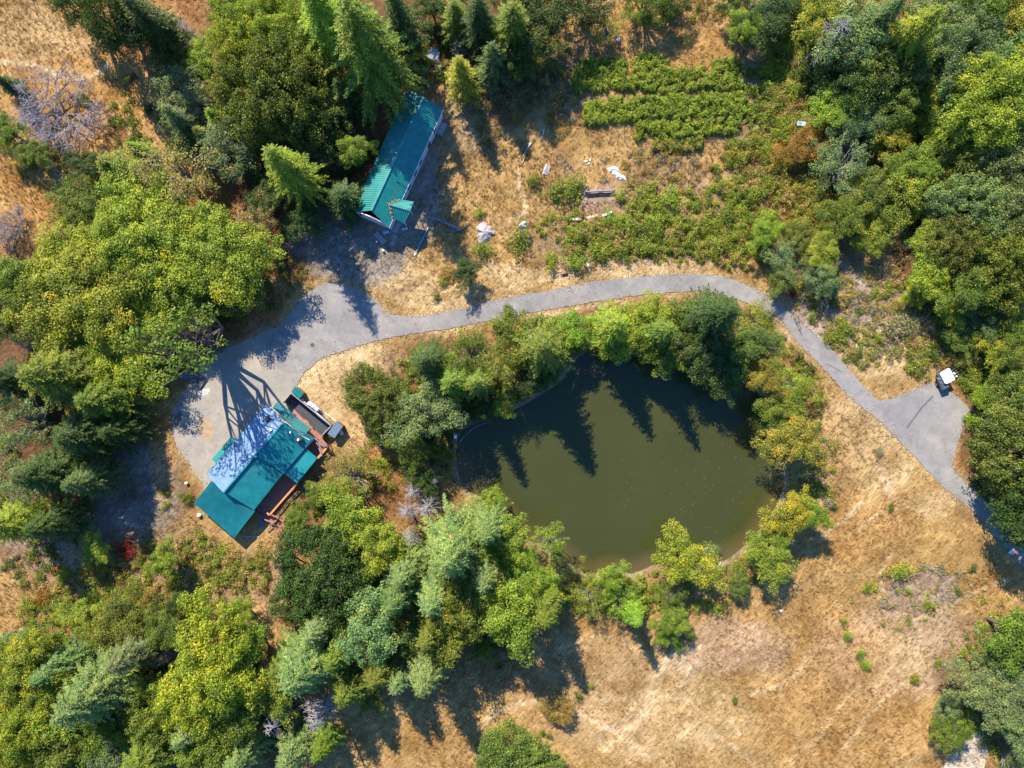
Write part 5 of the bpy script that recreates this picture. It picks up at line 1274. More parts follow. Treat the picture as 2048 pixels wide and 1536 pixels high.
def house():
    B = empty('house', (0, 0, 0)); tag(B, 'house with blue and teal metal roofs, deck and dark yard beside the lot', 'house')
    zr, ze = 5.7, 3.7
    R1, R0, E1, E0 = W(567, 845, zr), W(447, 985, zr), W(533, 808, ze), W(414, 948, ze)
    roof_plane('roof_slope', M_GLARE, B, R1, R0, E0, E1, 60)['label'] = 'roof slope facing the lot, coloured pale blue for sky glare'
    roof_plane('roof_slope', M_TEALD, B, W(513, 912.5, zr - .02), R1 + Vector((.02, -.02, -.02)), W(628, 876, 3.75), W(568, 946, 3.75), 30)
    roof_plane('roof_slope', M_TEALD, B, W(450, 984, zr - .28), W(511.5, 913.5, zr - .28), W(566.5, 947, 3.4), W(508.5, 1019.5, 3.4), 34)
    roof_plane('side_roof', M_TEALD, B, W(509.5, 1022, 3.25), W(423, 962, 3.35), W(388.6, 1007, 2.75), W(468, 1075.6, 2.65), 44)
    roof_plane('porch_roof', M_TEALD, B, W(567, 945, 3.3), W(611, 896.5, 3.3), W(635, 916, 2.95), W(594.5, 966, 2.95), 18)
    roof_plane('side_roof', M_TEAL, B, W(607, 871, 3.3), W(545, 816, 3.3), W(557, 802, 2.8), W(620, 857, 2.8), 26)
    roof_plane('side_roof', M_TEAL, B, W(432.5, 926.5, 2.9), W(472, 880, 2.9), W(463, 872, 2.6), W(424, 918, 2.6), 14)
    ridge_cap(M_TEALD, B, R0, R1, .3)
    mb = MB(); mb.beam(E0 + Vector((0, 0, -.05)), E1 + Vector((0, 0, -.05)), .14, .16); mb.build('gutter', M_TEALD, B)
    mb = MB(); mb.beam(R1 + Vector((.1, .05, -.12)), W(607, 869, 4.3), .12, .3); mb.beam(R1 + Vector((.1, .05, -.12)), E1 + Vector((.1, .05, -.12)), .12, .3); mb.build('barge_board', M_GREYWOOD, B)
    g_ = [W(418, 948), W(535, 811), W(600, 868), W(563, 942), W(506, 1015), W(449, 982)]
    a, b, c, d = W(421, 947, 3.7), W(532, 815, 3.7), W(620, 880, 3.7), W(506, 1008, 3.6)
    mR1, mR0 = W(565, 848, 5.6), W(451, 980, 5.6)
    wall(B, M_WALL, [(a, b, 3.65, 3.65), (b, mR1, 3.65, 5.5), (mR1, c, 5.5, 4.0), (c, d, 3.35, 3.3), (d, mR0, 3.2, 5.1), (mR0, a, 5.1, 3.4)], -.1, 0)
    opening(B, a, b, .35, 1.6, 1.0, 2.3, 'window', -1); opening(B, a, b, .62, 1.6, 1.0, 2.3, 'window', -1); opening(B, a, b, .5, 1.0, .1, 2.2, 'door', -1)
    opening(B, c, d, .45, 2.0, 1.0, 2.4, 'window', -1); opening(B, c, d, .75, 1.0, .6, 2.6, 'door', -1)
    s0, s1, s2, s3 = W(424, 967, 3), W(504, 1022, 3), W(467, 1070, 2.7), W(394, 1007, 2.7)
    wall(B, M_WALLD, [(s1, s2, 2.95, 2.5), (s2, s3, 2.5, 2.6), (s3, s0, 2.6, 3.1)], -.1, 0)
    # roof furniture
    def at(px, py, z): return W(px, py, z)
    p = at(534.5, 838, 4.95); mb = MB(); mb.box((p.x, p.y, 4.75), (1.0, .75, .7), rad(49)); v = mb.build('skylight_box', M_DARK, B)
    p = at(543, 859, 5.35); mb = MB(); mb.tube([(p.x, p.y, 4.8), (p.x, p.y, 5.75)], [.2, .2], 10); mb.tube([(p.x, p.y, 5.76), (p.x, p.y, 5.86)], [.3, .26], 10); mb.build('vent_pipe', M_TRIM, B)
    p = at(513, 912.5, 5.7); mb = MB(); mb.tube([(p.x, p.y, 5.4), (p.x, p.y, 6.3)], [.14, .14], 8); mb.build('chimney_pipe', M_TRIM, B)
    p = at(581.5, 864.5, 5.2); mb = MB(); mb.tube([(p.x, p.y, 4.8), (p.x, p.y, 5.5)], [.12, .12], 8); mb.tube([(p.x, p.y, 5.5), (p.x, p.y, 5.58)], [.2, .2], 8); mb.build('vent_pipe', M_TRIM, B)
    p = at(598.5, 879, 4.6); mb = MB(); mb.box((p.x, p.y, 4.55), (1.2, .95, .6), rad(49)); v = mb.build('vent_box', M_DARK, B)
    mb = MB(); mb.tube([(p.x, p.y, 4.85), (p.x, p.y, 5.2)], [.16, .16], 8); mb.tube([(p.x, p.y, 5.2), (p.x, p.y, 5.45)], [.27, .2], 9); mb.build('vent_turbine', M_WHITE, v)
    # deck along the south-east side: boards laid lengthwise
    zd = .55
    D0, D1, D2, D3 = W(568, 948, zd), W(598, 968, zd), W(541, 1031, zd), W(508, 1020, zd)
    def boards(a, b, c, d, n, mat=M_WOOD, nm='deck_board'):
        for k in range(n):
            t0, t1 = (k + .03) / n, (k + .97) / n; mb = MB()
            mb.slab([a.lerp(b, t0), a.lerp(b, t1), d.lerp(c, t1), d.lerp(c, t0)], .05); mb.build(nm, mat, B)
    boards(D0, D1, D2, D3, 11)
    Q0, Q1, Q2, Q3 = W(611, 897, zd), W(628, 877, zd), W(656, 892, zd), W(636, 917, zd)
    boards(Q0, Q3, Q2, Q1, 8)
    mb = MB(); mb.slab([W(594, 966, zd - .1), W(636, 918, zd - .1), W(611, 897, zd - .1), W(568, 947, zd - .1)], .06); mb.build('porch_floor', M_WOOD, B)
    for poly in ([D0, D1, D2, D3], [Q0, Q1, Q2, Q3]):
        mb = MB(); cx = sum(p.x for p in poly) / 4; cy = sum(p.y for p in poly) / 4
        for p in poly: mb.box((cx + (p.x - cx) * .92, cy + (p.y - cy) * .92, .2), (.15, .15, .55))
        mb.build('deck_footing', M_WALLD, B)
    def rail(pts, mat, zt=1.5, zb=.5, w=.22, nm='railing'):
        mb = MB()
        for p, q in zip(pts[:-1], pts[1:]):
            p3, q3 = W(*p, zt), W(*q, zt); mb.beam(p3, q3, w, .10); mb.beam(p3 - Vector((0, 0, .45)), q3 - Vector((0, 0, .45)), .06, .09)
            n = max(1, int((q3 - p3).length / 1.4))
            for k in range(n + 1): c = p3.lerp(q3, k / n); mb.box((c.x, c.y, (zt + zb) / 2 - .05), (.11, .11, zt - zb - .05))
        return mb.build(nm, mat, B)
    rail([(595, 966), (539, 1030), (533, 1025)], M_RAIL, w=.34); rail([(635.5, 916), (656, 892)], M_RAIL, w=.42)
    # sloping red beams over the yard side
    for off, m in ((0, M_REDRAIL), (3.2, M_REDRAIL)):
        mb = MB(); mb.beam(W(584 + off, 822 - off, 2.9), W(653 + off * .4, 893 - off, 2.2), .22, .16); mb.build('pergola_beam', m, B)
    for x, y in ((620, 858), (640, 878), (654, 892)):
        mb = MB(); p = W(x, y, 2.3); mb.box((p.x, p.y, 1.1), (.14, .14, 2.3)); mb.build('pergola_post', M_REDRAIL, B)
    for a_, b_ in (((629, 876), (650, 893)), ((633, 884), (644, 912))):
        mb = MB(); mb.beam(W(*a_, 2.2), W(*b_, 1.8), .16, .14); mb.build('pergola_beam', M_GREYWOOD, B)
    # dark walled yard
    Y0, Y1, Y2, Y3 = W(583, 786, 1.6), W(566, 806, 1.6), W(641, 874, 1.6), W(663.5, 851, 1.6)
    mb = MB(); mb.slab([(p.x, p.y, .05) for p in (Y0, Y1, Y2, Y3)], .10); mb.build('yard_floor', M_DARKYARD, B)
    for p, q, h in ((Y0, Y3, 1.9), (Y1, Y0, 1.9), (Y3, Y2, 1.7)):
        d = (q - p); n = max(2, int(d.length / .5)); rz = math.atan2(d.y, d.x)
        for k in range(n):
            c = p.lerp(q, (k + .5) / n); mb = MB(); mb.box((c.x, c.y, h / 2 - .05 + .06), (d.length / n * .95, .06, h), rz); mb.build('fence_board', M_WALLD, B)
        mb = MB(); mb.beam((p.x, p.y, h + .1), (q.x, q.y, h + .1), .16, .06); mb.build('fence_cap', M_GREYWOOD, B)
    # lower landing and stairs
    L = [W(512, 1027, .45), W(530, 1040, .45), W(548, 1048, .45), W(558, 1036, .45), W(538, 1028, .45)]
    mb = MB(); mb.slab(L, .06); mb.build('landing', M_WOOD, B)
    for k in range(6):
        mb = MB(); p = W(549 + k * 2.2, 1050 + k * 3.4); mb.box((p.x, p.y, .42 - k * .07), (1.5, .32, .06), rad(-38)); mb.build('stair_tread', M_WOOD, B)
    rail([(542, 1029.5), (557, 1035.5)], M_REDRAIL, 1.35, .4, .2); rail([(559, 1038), (567, 1044.5), (551, 1069)], M_REDRAIL, 1.2, .1, .2)
    rail([(511, 1026.5), (524, 1037)], M_REDRAIL, 1.35, .4, .16); rail([(529, 1039), (547, 1046.6)], M_REDRAIL, 1.35, .4, .2)
    mb = MB(); mb.beam(W(545, 1048, .9), W(535, 1062, .3), .16, .14); mb.build('stair_stringer', M_SHED, B)
house()

# ------------------------------------------------------------------ things round the house
def rec(name, px, py, z, l, w, h, ang, mat, label, cat, group=None):
    p = W(px, py, z + h); mb = MB(); mb.box((p.x, p.y, z + h / 2), (l, w, h), rad(ang)); o = mb.build(name, mat); return tag(o, label, cat, group)
def shed(px, py, l, w, h, ang, mroof, label):
    p = W(px, py, h); o = empty('shed', (p.x, p.y, 0), rad(ang)); tag(o, label, 'shed')
    for sx in (-1, 1):
        mb = MB(); mb.box((sx * (l / 2 - .12), 0, h / 2 - .1), (.06, w - .3, h - .1)); mb.build('wall', M_WALLD, o)
    for sy in (-1, 1):
        mb = MB(); mb.box((0, sy * (w / 2 - .12), h / 2 - .1), (l - .31, .06, h - .1)); mb.build('wall', M_WALLD, o)
    roof_plane('roof', mroof, o, (-l / 2, w / 2, h + .15), (l / 2, w / 2, h + .15), (l / 2, -w / 2, h - .1), (-l / 2, -w / 2, h - .1), 7, .06, .05, .05)
shed(594.8, 785.2, 2.05, 1.35, 2.3, -40, M_TEAL, 'tiny shed with a teal ribbed roof at the yard corner')
shed(670.7, 859.5, 2.9, 1.6, 2.1, 55, M_SHED, 'small shed with a flat blue grey roof at the end of the yard')
def tank():
    p = W(626, 813, 1.1); o = empty('propane_tank', (p.x, p.y, 0), rad(-39)); tag(o, 'pale blue propane tank on legs behind the dark yard', 'propane tank')
    mb = MB(); L = 1.05; R_ = .47
    pts = [(-L - R_ * math.cos(a) * .6, 0, .85) for a in (0, .5, 1.0)] ; 
    prof = [(-L - .40, .03), (-L - .33, .22), (-L - .18, .38), (-L, R_), (L, R_), (L + .18, .38), (L + .33, .22), (L + .40, .03)]
    mb.tube([(x, 0, .85) for x, _ in prof], [r_ for _, r_ in prof], 18); mb.build('vessel', M_BLUEWHITE, o, True)
    for s_ in (-.7, .7):
        mb = MB(); mb.box((s_, 0, .2), (.12, .7, .5)); mb.build('leg', M_CONC, o)
    mb = MB(); mb.tube([(0, 0, 1.28), (0, 0, 1.46)], [.17, .17], 10); mb.build('valve_dome', M_WHITE, o)
tank()
def pipes():
    o = empty('pipe_rail', W(650, 838)); o.location = (0, 0, 0); tag(o, 'white pipe rails running along the yard fence past the propane tank', 'railing')
    for a, b in (((603, 799), (616, 810)), ((630, 824), (637.5, 816.5)), ((633, 825.5), (661, 849)), ((635, 831), (660, 851.5)), ((650, 824.5), (672, 842))):
        p, q = W(*a, 1.5), W(*b, 1.5); mb = MB(); mb.tube([p, q], [.06, .06], 6)
        for t in (0, 1): c = p.lerp(q, t); mb.tube([(c.x, c.y, 0), (c.x, c.y, 1.5)], [.05, .05], 5)
        mb.build('pipe', M_WHITE, o)
pipes()
rec('box', 682, 866, 0, .9, .55, .6, -70, M_WHITE, 'white box behind the flat blue grey shed', 'box')
rec('board', 641, 824, .02, 1.7, .4, .05, -70, M_GREYWOOD, 'loose grey board leaning near the propane tank', 'board')
def bucket(px, py, r_, label):
    p = W(px, py, .3); mb = MB(); mb.tube([(0, 0, 0), (0, 0, .5)], [r_ * .85, r_], 12); mb.tube([(0, 0, .5), (0, 0, .54)], [r_ * 1.08, r_ * 1.08], 12); o = mb.build('bucket', M_WHITE, None, True, (p.x, p.y, gz(p.x, p.y))); tag(o, label, 'bucket')
bucket(398, 1031, .38, 'white bucket in the weeds by the lower house roof')
bucket(374, 966, .28, 'small white bucket on the bank west of the house')
rec('plank', 504, 1073.5, .05, 3.0, .28, .09, -3, M_GREYWOOD, 'grey plank lying below the lower house corner', 'plank')
def tarp(name, px, py, rx, ry, ang, hgt, mat, label, cat, seed, nx=14):
    r = np.random.default_rng(seed); b = W(px, py); V = []; F = []
    ca, sa = math.cos(rad(ang)), math.sin(rad(ang)); ph = r.uniform(0, 6, 8)
    ring, seg = 6, 26; V.append((b.x, b.y, gz(b.x, b.y) + hgt))
    for i in range(1, ring + 1):
        for k in range(seg):
            a = 6.2832 * k / seg; q = i / ring; w = 1 + .22 * math.sin(2 * a + ph[0]) + .16 * math.sin(3 * a + ph[1]) + .12 * math.sin(7 * a + ph[2]); u, v = rx / 10 * q * w * math.cos(a), ry / 10 * q * w * math.sin(a)
            z = hgt * (1 - q ** 1.6) + hgt * .30 * math.sin(5 * a + 6 * q + ph[3]) * q * (1 - q * .7) + .06 + r.uniform(-.04, .04) * hgt
            V.append((b.x + u * ca - v * sa, b.y + u * sa + v * ca, gz(b.x, b.y) + max(.02, z) * (1 if i < ring else .3)))
    for k in range(seg): F.append((0, 1 + k, 1 + (k + 1) % seg))
    for i in range(ring - 1):
        for k in range(seg):
            k2 = (k + 1) % seg; F.append((1 + i * seg + k, 1 + (i + 1) * seg + k, 1 + (i + 1) * seg + k2, 1 + i * seg + k2))
    me = bpy.data.meshes.new(name); me.from_pydata(V, [], F); me.update(); me.materials.append(mat)
    return tag(put(name, me), label, cat)
tarp('tarp', 524.5, 1046, 4, 8.5, -12, .6, M_BLUE, 'crumpled blue tarp beside the deck stairs', 'tarp', 1)

def ramp_():
    """skate ramp: dark sheet curving up at one end on two side ribs"""
    p = W(391.5, 758); o = empty('skate_ramp', (p.x, p.y, .03), rad(-62 + 28)); tag(o, 'dark curved skate ramp at the edge of the lot', 'ramp')
    Wd = 2.35; prof = [(-2.15, 1.25), (-1.75, .86), (-1.3, .52), (-.8, .26), (-.2, .09), (.4, .05), (1.0, .10), (1.6, .24), (1.95, .36)]
    mb = MB(); n = len(prof); b = 0
    for x, z in prof:
        for y in (-Wd / 2, Wd / 2): mb.v.append((x, y, z))
    for x, z in prof:
        for y in (-Wd / 2, Wd / 2): mb.v.append((x, y, z - .045))
    for i in range(n - 1):
        mb.f += [(2 * i, 2 * i + 2, 2 * i + 3, 2 * i + 1), (2 * n + 2 * i, 2 * n + 2 * i + 1, 2 * n + 2 * i + 3, 2 * n + 2 * i + 2), (2 * i, 2 * n + 2 * i, 2 * n + 2 * i + 2, 2 * i + 2), (2 * i + 1, 2 * i + 3, 2 * n + 2 * i + 3, 2 * n + 2 * i + 1)]
    mb.f += [(0, 1, 2 * n + 1, 2 * n), (2 * n - 2, 4 * n - 2, 4 * n - 1, 2 * n - 1)]
    mb.build('riding_surface', M_RAMP, o)
    for y in (-Wd / 2 - .03, Wd / 2 + .03):
        mb = MB(); top = [(x, y, z - .05) for x, z in prof]; bot = [(x, y, 0) for x, z in prof]
        for i in range(n - 1):
            for e in (-.02, .02): mb.poly([(bot[i][0], y + e, 0), (bot[i + 1][0], y + e, 0), (top[i + 1][0], y + e, top[i + 1][2]), (top[i][0], y + e, top[i][2])])
        mb.build('side_panel', M_DARK, o)
    mb = MB(); mb.tube([(-2.17, -Wd / 2, 1.28), (-2.17, Wd / 2, 1.28)], [.04, .04], 8); mb.build('coping', M_TRIM, o)
ramp_()

def trailers():
    # trailer heaped under a black cover
    p = W(1879.3, 766); o = empty('trailer', (p.x, p.y, 0), rad(-66)); tag(o, 'dark trailer heaped under a crumpled black cover at the turnout', 'trailer')
    mb = MB(); mb.box((0, 0, .62), (2.75, 1.55, .12)); mb.build('bed', M_DARK, o)
    for sx, sy, l, w in ((0, .76, 2.75, .05), (0, -.76, 2.75, .05), (1.36, 0, .05, 1.46), (-1.36, 0, .05, 1.46)):
        mb = MB(); mb.box((sx, sy, .92), (l, w, .48)); mb.build('side_board', M_DARK, o)
    r = np.random.default_rng(9); nx, ny = 19, 12; xs = np.linspace(-1.42, 1.42, nx); ys = np.linspace(-.82, .82, ny); X, Y = np.meshgrid(xs, ys); ed = np.minimum(np.minimum(1.42 - np.abs(X), .82 - np.abs(Y)) / .25, 1)
    Z = 1.1 + .42 * np.clip(ed, 0, 1) ** .7 + (fbm(X + 9, Y + 9, .5, 14) - .5) * .35 * np.clip(ed, .2, 1); i = np.arange(nx * ny).reshape(ny, nx)
    put('cover', mesh_np('cover', np.stack([X, Y, Z], -1).reshape(-1, 3), np.stack([i[:-1, :-1], i[:-1, 1:], i[1:, 1:], i[1:, :-1]], -1).reshape(-1, 4), M_BLACKTARP), o)
    for s in (-1, 1):
        w = MB(); w.tube([(0, s * .80, .33), (0, s * .98, .33)], [.33, .33], 14); wo_ = w.build('wheel', M_RUBBER, o); w = MB(); w.tube([(0, s * .985, .33), (0, s * 1.0, .33)], [.17, .17], 10); w.build('hub', M_TRIM, wo_)
    mb = MB(); mb.beam((-1.4, -.5, .55), (-2.3, 0, .5), .08); mb.beam((-1.4, .5, .55), (-2.3, 0, .5), .08); mb.build('drawbar', M_DARK, o)
    # white topped trailer behind it
    p = W(1895, 752, 1.9); o = empty('trailer', (p.x, p.y, 0), rad(-63)); tag(o, 'white roofed box trailer with a small rack beside the black covered one', 'trailer')
    top = [(-1.25, -.85), (-1.05, -1.12), (1.05, -1.12), (1.3, -.85), (1.3, .9), (1.05, 1.05), (-1.15, 1.05), (-1.3, .85)]
    mb = MB(); mb.slab([(x, y, 1.95) for x, y in top], .14); mb.build('roof', M_WHITE, o)
    for y in (-.95, .95):
        mb = MB(); mb.box((0, y, 1.15), (2.2, .05, 1.3)); mb.build('side_panel', M_TRIM, o)
    for x in (-1.08, 1.08):
        mb = MB(); mb.box((x, 0, 1.15), (.05, 1.84, 1.3)); mb.build('end_panel', M_DARK, o)
    mb = MB(); mb.box((0, 0, .45), (2.3, 1.8, .1)); mb.build('floor_frame', M_DARK, o)
    for s in (-1, 1):
        w = MB(); w.tube([(0, s * .96, .33), (0, s * 1.12, .33)], [.33, .33], 14); w.build('wheel', M_RUBBER, o)
    # rack of scrap on its far side
    p = W(1911, 746, .5); o = empty('scrap_rack', (p.x, p.y, 0), rad(-55)); tag(o, 'low pallet rack of dark and white scrap beside the white roofed trailer', 'rack')
    for k in range(4):
        mb = MB(); mb.box((-.7 + k * .45, 0, .3), (.12, 1.1, .1)); mb.build('slat', M_GREYWOOD, o)
    for k in (-.4, .4):
        mb = MB(); mb.box((0, k, .16), (1.7, .12, .16)); mb.build('bearer', M_GREYWOOD, o)
    for k, (x, y, s, m) in enumerate(((-.6, .2, .3, M_DARK), (-.1, -.3, .3, M_WHITE), (.35, .25, .28, M_DARK), (.65, -.2, .25, M_WHITE), (.1, .4, .2, M_RUST))):
        mb = MB(); mb.box((x, y, .35 + s / 2), (s, s, s), k); mb.build('scrap_piece', m, o)
trailers()

def road_marker():
    p = W(2025.5, 1107, .4); o = empty('road_barrier', (p.x, p.y, 0), rad(-35)); tag(o, 'tipped grey and red striped barrier board at the shaded road end', 'barrier')
    for k, (x, m) in enumerate(((-.55, M_WHITE), (-.05, M_GREYWOOD), (.4, M_RED), (.75, M_ORANGE))):
        mb = MB(); mb.box((x, 0, .45), (.42, .85, .06), 0, .25); mb.build('panel', m, o)
    for x in (-.6, .6):
        for y in (-.3, .3):
            mb = MB(); mb.beam((x, y * 1.3, .03), (x, y * .6, .45), .06); mb.build('leg', M_DARK, o)
road_marker()
def gate(name, a, b, c, label):
    o = empty(name, W(*a)); tag(o, label, 'barrier'); z = 1.0; A, B_, C = (W(*q, z) - Vector((o.location.x, o.location.y, 0)) for q in (a, b, c))
    mb = MB(); mb.tube([A, B_], [.08, .08], 6); mb.build('arm', M_WALLD, o); mb = MB(); mb.tube([A, C], [.06, .06], 6); mb.build('brace', M_WALLD, o)
    for q in (A, B_, C):
        mb = MB(); mb.tube([(q.x, q.y, -.05), (q.x, q.y, 1.05)], [.08, .08], 6); mb.build('post', M_WALLD, o)
gate('barrier_gate', (1592, 636), (1603, 659), (1600, 632), 'brown barrier arm standing open at the road bend')
gate('barrier_gate', (1615, 725), (1622, 734), (1618, 723), 'small brown barrier stub on the verge opposite the brush slope')
def manhole():
    p = W(625, 690); mb = MB(); mb.tube([(0, 0, 0), (0, 0, .035)], [.42, .42], 18); o = mb.build('manhole_cover', M_IRON, None, False, (p.x, p.y, .012)); tag(o, 'round dark manhole cover at the junction of lot and road', 'manhole')
manhole()
# walkway slabs and clutter at the long building's lower end
for px, py, l, w, ang, lab in ((787, 481, 2.4, .85, 64, 'long narrow slab of the walkway below the entrance gable'), (777.5, 498.5, 1.2, .85, 60, 'middle square slab of the walkway below the entrance gable'), (769, 510, 1.2, .85, 52, 'last square slab of the walkway nearest the road')):
    rec('paving_slab', px, py, 0, l, w, .08, ang, M_CONC, lab, 'slab', 'walkway slabs')
def table(px, py, l, w, ang, label):
    p = W(px, py, .75); o = empty('wooden_table', (p.x, p.y, 0), rad(ang)); tag(o, label, 'table')
    for k in range(4):
        mb = MB(); mb.box((0, (k - 1.5) * w / 4, .75), (l, w / 4 - .02, .05)); mb.build('plank', M_GREYWOOD, o)
    for x in (-l / 2 + .2, l / 2 - .2):
        mb = MB(); mb.box((x, 0, .36), (.1, w * .8, .72)); mb.build('leg', M_GREYWOOD, o)
table(760, 476, 2.7, 1.1, -47, 'grey plank table at the lower end of the long building')
tarp('tarp', 771, 465, 6, 5, 10, .5, M_BLUEWHITE, 'pale crumpled sheet between the table and the long building', 'tarp', 2)
rec('cooler', 807, 458, 0, .7, .45, .45, 20, M_BLUEWHITE, 'pale blue cooler right of the entrance gable', 'cooler')
rec('crate', 813, 457, 0, .35, .35, .3, 50, M_WHITE, 'small white crate beside the pale blue cooler', 'crate')
bucket(767, 502, .22, 'white bucket beside the walkway slabs'); bucket(754, 484, .18, 'small white bucket beside the plank table')
def long_board():
    mb = MB(); a, b = W(855, 457, .35), W(829.5, 508.5, .35); d = (b - a).normalized(); n = Vector((-d.y, d.x, 0)); L = (b - a).length
    P = [a, a + d * L * .25 + n * .2, a + d * L * .5 + n * .28, a + d * L * .78 + n * .2, b, a + d * L * .78 - n * .1, a + d * L * .5 - n * .14, a + d * L * .25 - n * .12]
    mb.slab(P, .12); o = mb.build('long_board', M_TEALPAINT); tag(o, 'long narrow blue green board lying on the grass edge', 'board')
    for k, t in enumerate((.0, 1.0)):
        c = a.lerp(b, t); e = MB(); e.box((c.x, c.y, .36), (.55, .14, .10), math.atan2(d.y, d.x)); e.build('tip', M_WHITE, o)
long_board()
def dead_log(name, pts, r0, label, seed, branches=6, mat=M_DEAD):
    r = random.Random(seed); P = [W(x, y, z) for x, y, z in pts]; o = empty(name, (P[0].x, P[0].y, 0)); tag(o, label, 'log'); off = Vector((P[0].x, P[0].y, 0)); P = [p - off for p in P]
    mb = MB(); mb.tube(P, [r0 * (1 - .6 * i / (len(P) - 1)) for i in range(len(P))], 7); mb.build('trunk', mat, o)
    mb = MB()
    for k in range(branches):
        i = r.randrange(1, len(P)); q = P[i - 1].lerp(P[i], r.random()); a = r.uniform(0, 6.28); e = q + Vector((math.cos(a), math.sin(a), r.uniform(0, .6))) * r.uniform(.8, 2.0)
        mb.tube([q, q.lerp(e, .5) + Vector((0, 0, .12)), e], [r0 * .35, r0 * .22, r0 * .08], 4)
    if branches: mb.build('branch', mat, o)
dead_log('fallen_log', [(922, 460, .3), (905, 452, .35), (888, 445, .35), (868, 436, .5)], .32, 'grey fallen log with splayed broken branches above the road bank', 1, 9)
dead_log('fallen_log', [(126, 452, .4), (128, 432, 1.5), (127, 418, 3.0)], .38, 'white dead trunk standing at the foot of the leaning tree', 2, 2)
dead_log('fallen_log', [(104, 332, .4), (114, 350, .5), (130, 357, .5), (150, 372, .5)], .30, 'white fallen trunk on the orange slope below the silvery bare tree', 3, 5)
dead_log('fallen_log', [(905, 980, .1), (918, 956, .5)], .08, 'thin pale stick leaning on the west shore', 4, 1)
dead_log('fallen_log', [(1984, 300, .5), (1970, 330, 2.5)], .2, 'pale leaning trunk in the right wood below the dome tree', 5, 1)
dead_log('fallen_log', [(500, 672, .2), (528, 650, .3)], .13, 'grey fallen branch beside the top of the lot', 6, 4)
def hosepipe():
    P = smooth_poly([(915, 890), (928, 874), (940, 862), (957, 851), (975, 845)], 4, False); mb = MB(); mb.tube([W(x, y, .15) for x, y in P], [.06] * len(P), 5); tag(mb.build('hose', M_GREYWOOD), 'thin pale pipe curving along the northwest waterline', 'pipe')
hosepipe()
def sign():
    p = W(911, 873, 1.0); o = empty('sign', (p.x, p.y, 0), rad(-15)); tag(o, 'pale blue and white sign tilted on the west shore', 'sign')
    mb = MB(); mb.box((0, 0, 1.0), (.55, .95, .06), 0, .35); mb.build('panel', M_BLUEWHITE, o); mb = MB(); mb.tube([(0, 0, -.2), (0, 0, .98)], [.05, .05], 6); mb.build('post', M_GREYWOOD, o)
sign()
rec('cabinet', 991, 1061, 0, 1.4, .9, .7, -35, M_WHITE, 'white cabinet half hidden under firs on the west shore', 'cabinet')
def rock(px, py, r_, label, seed):
    bm = bmesh.new(); bmesh.ops.create_icosphere(bm, subdivisions=2, radius=r_); r = random.Random(seed); ph = [r.uniform(0, 6) for _ in range(3)]
    for v in bm.verts: v.co *= 1 + .18 * math.sin(4 * v.co.x / r_ + ph[0]) + .15 * math.sin(3 * v.co.y / r_ + ph[1]); v.co.z *= .7
    me = bpy.data.meshes.new('rock'); bm.to_mesh(me); bm.free(); me.materials.append(M_ROCK); p = W(px, py); tag(put('rock', me, None, (p.x, p.y, max(gz(p.x, p.y), -.3) + r_ * .3)), label, 'rock')
rock(1440, 1128, .38, 'pale rock at the water line below the small standing tree', 1); rock(1561, 1222, .35, 'grey rock alone on the golden meadow', 2); rock(1237, 80, .55, 'grey rock beside the loose tree above the garden', 3)
rock(1402, 1292, .22, 'small pale stone near the lower tip of the bright trees', 4)

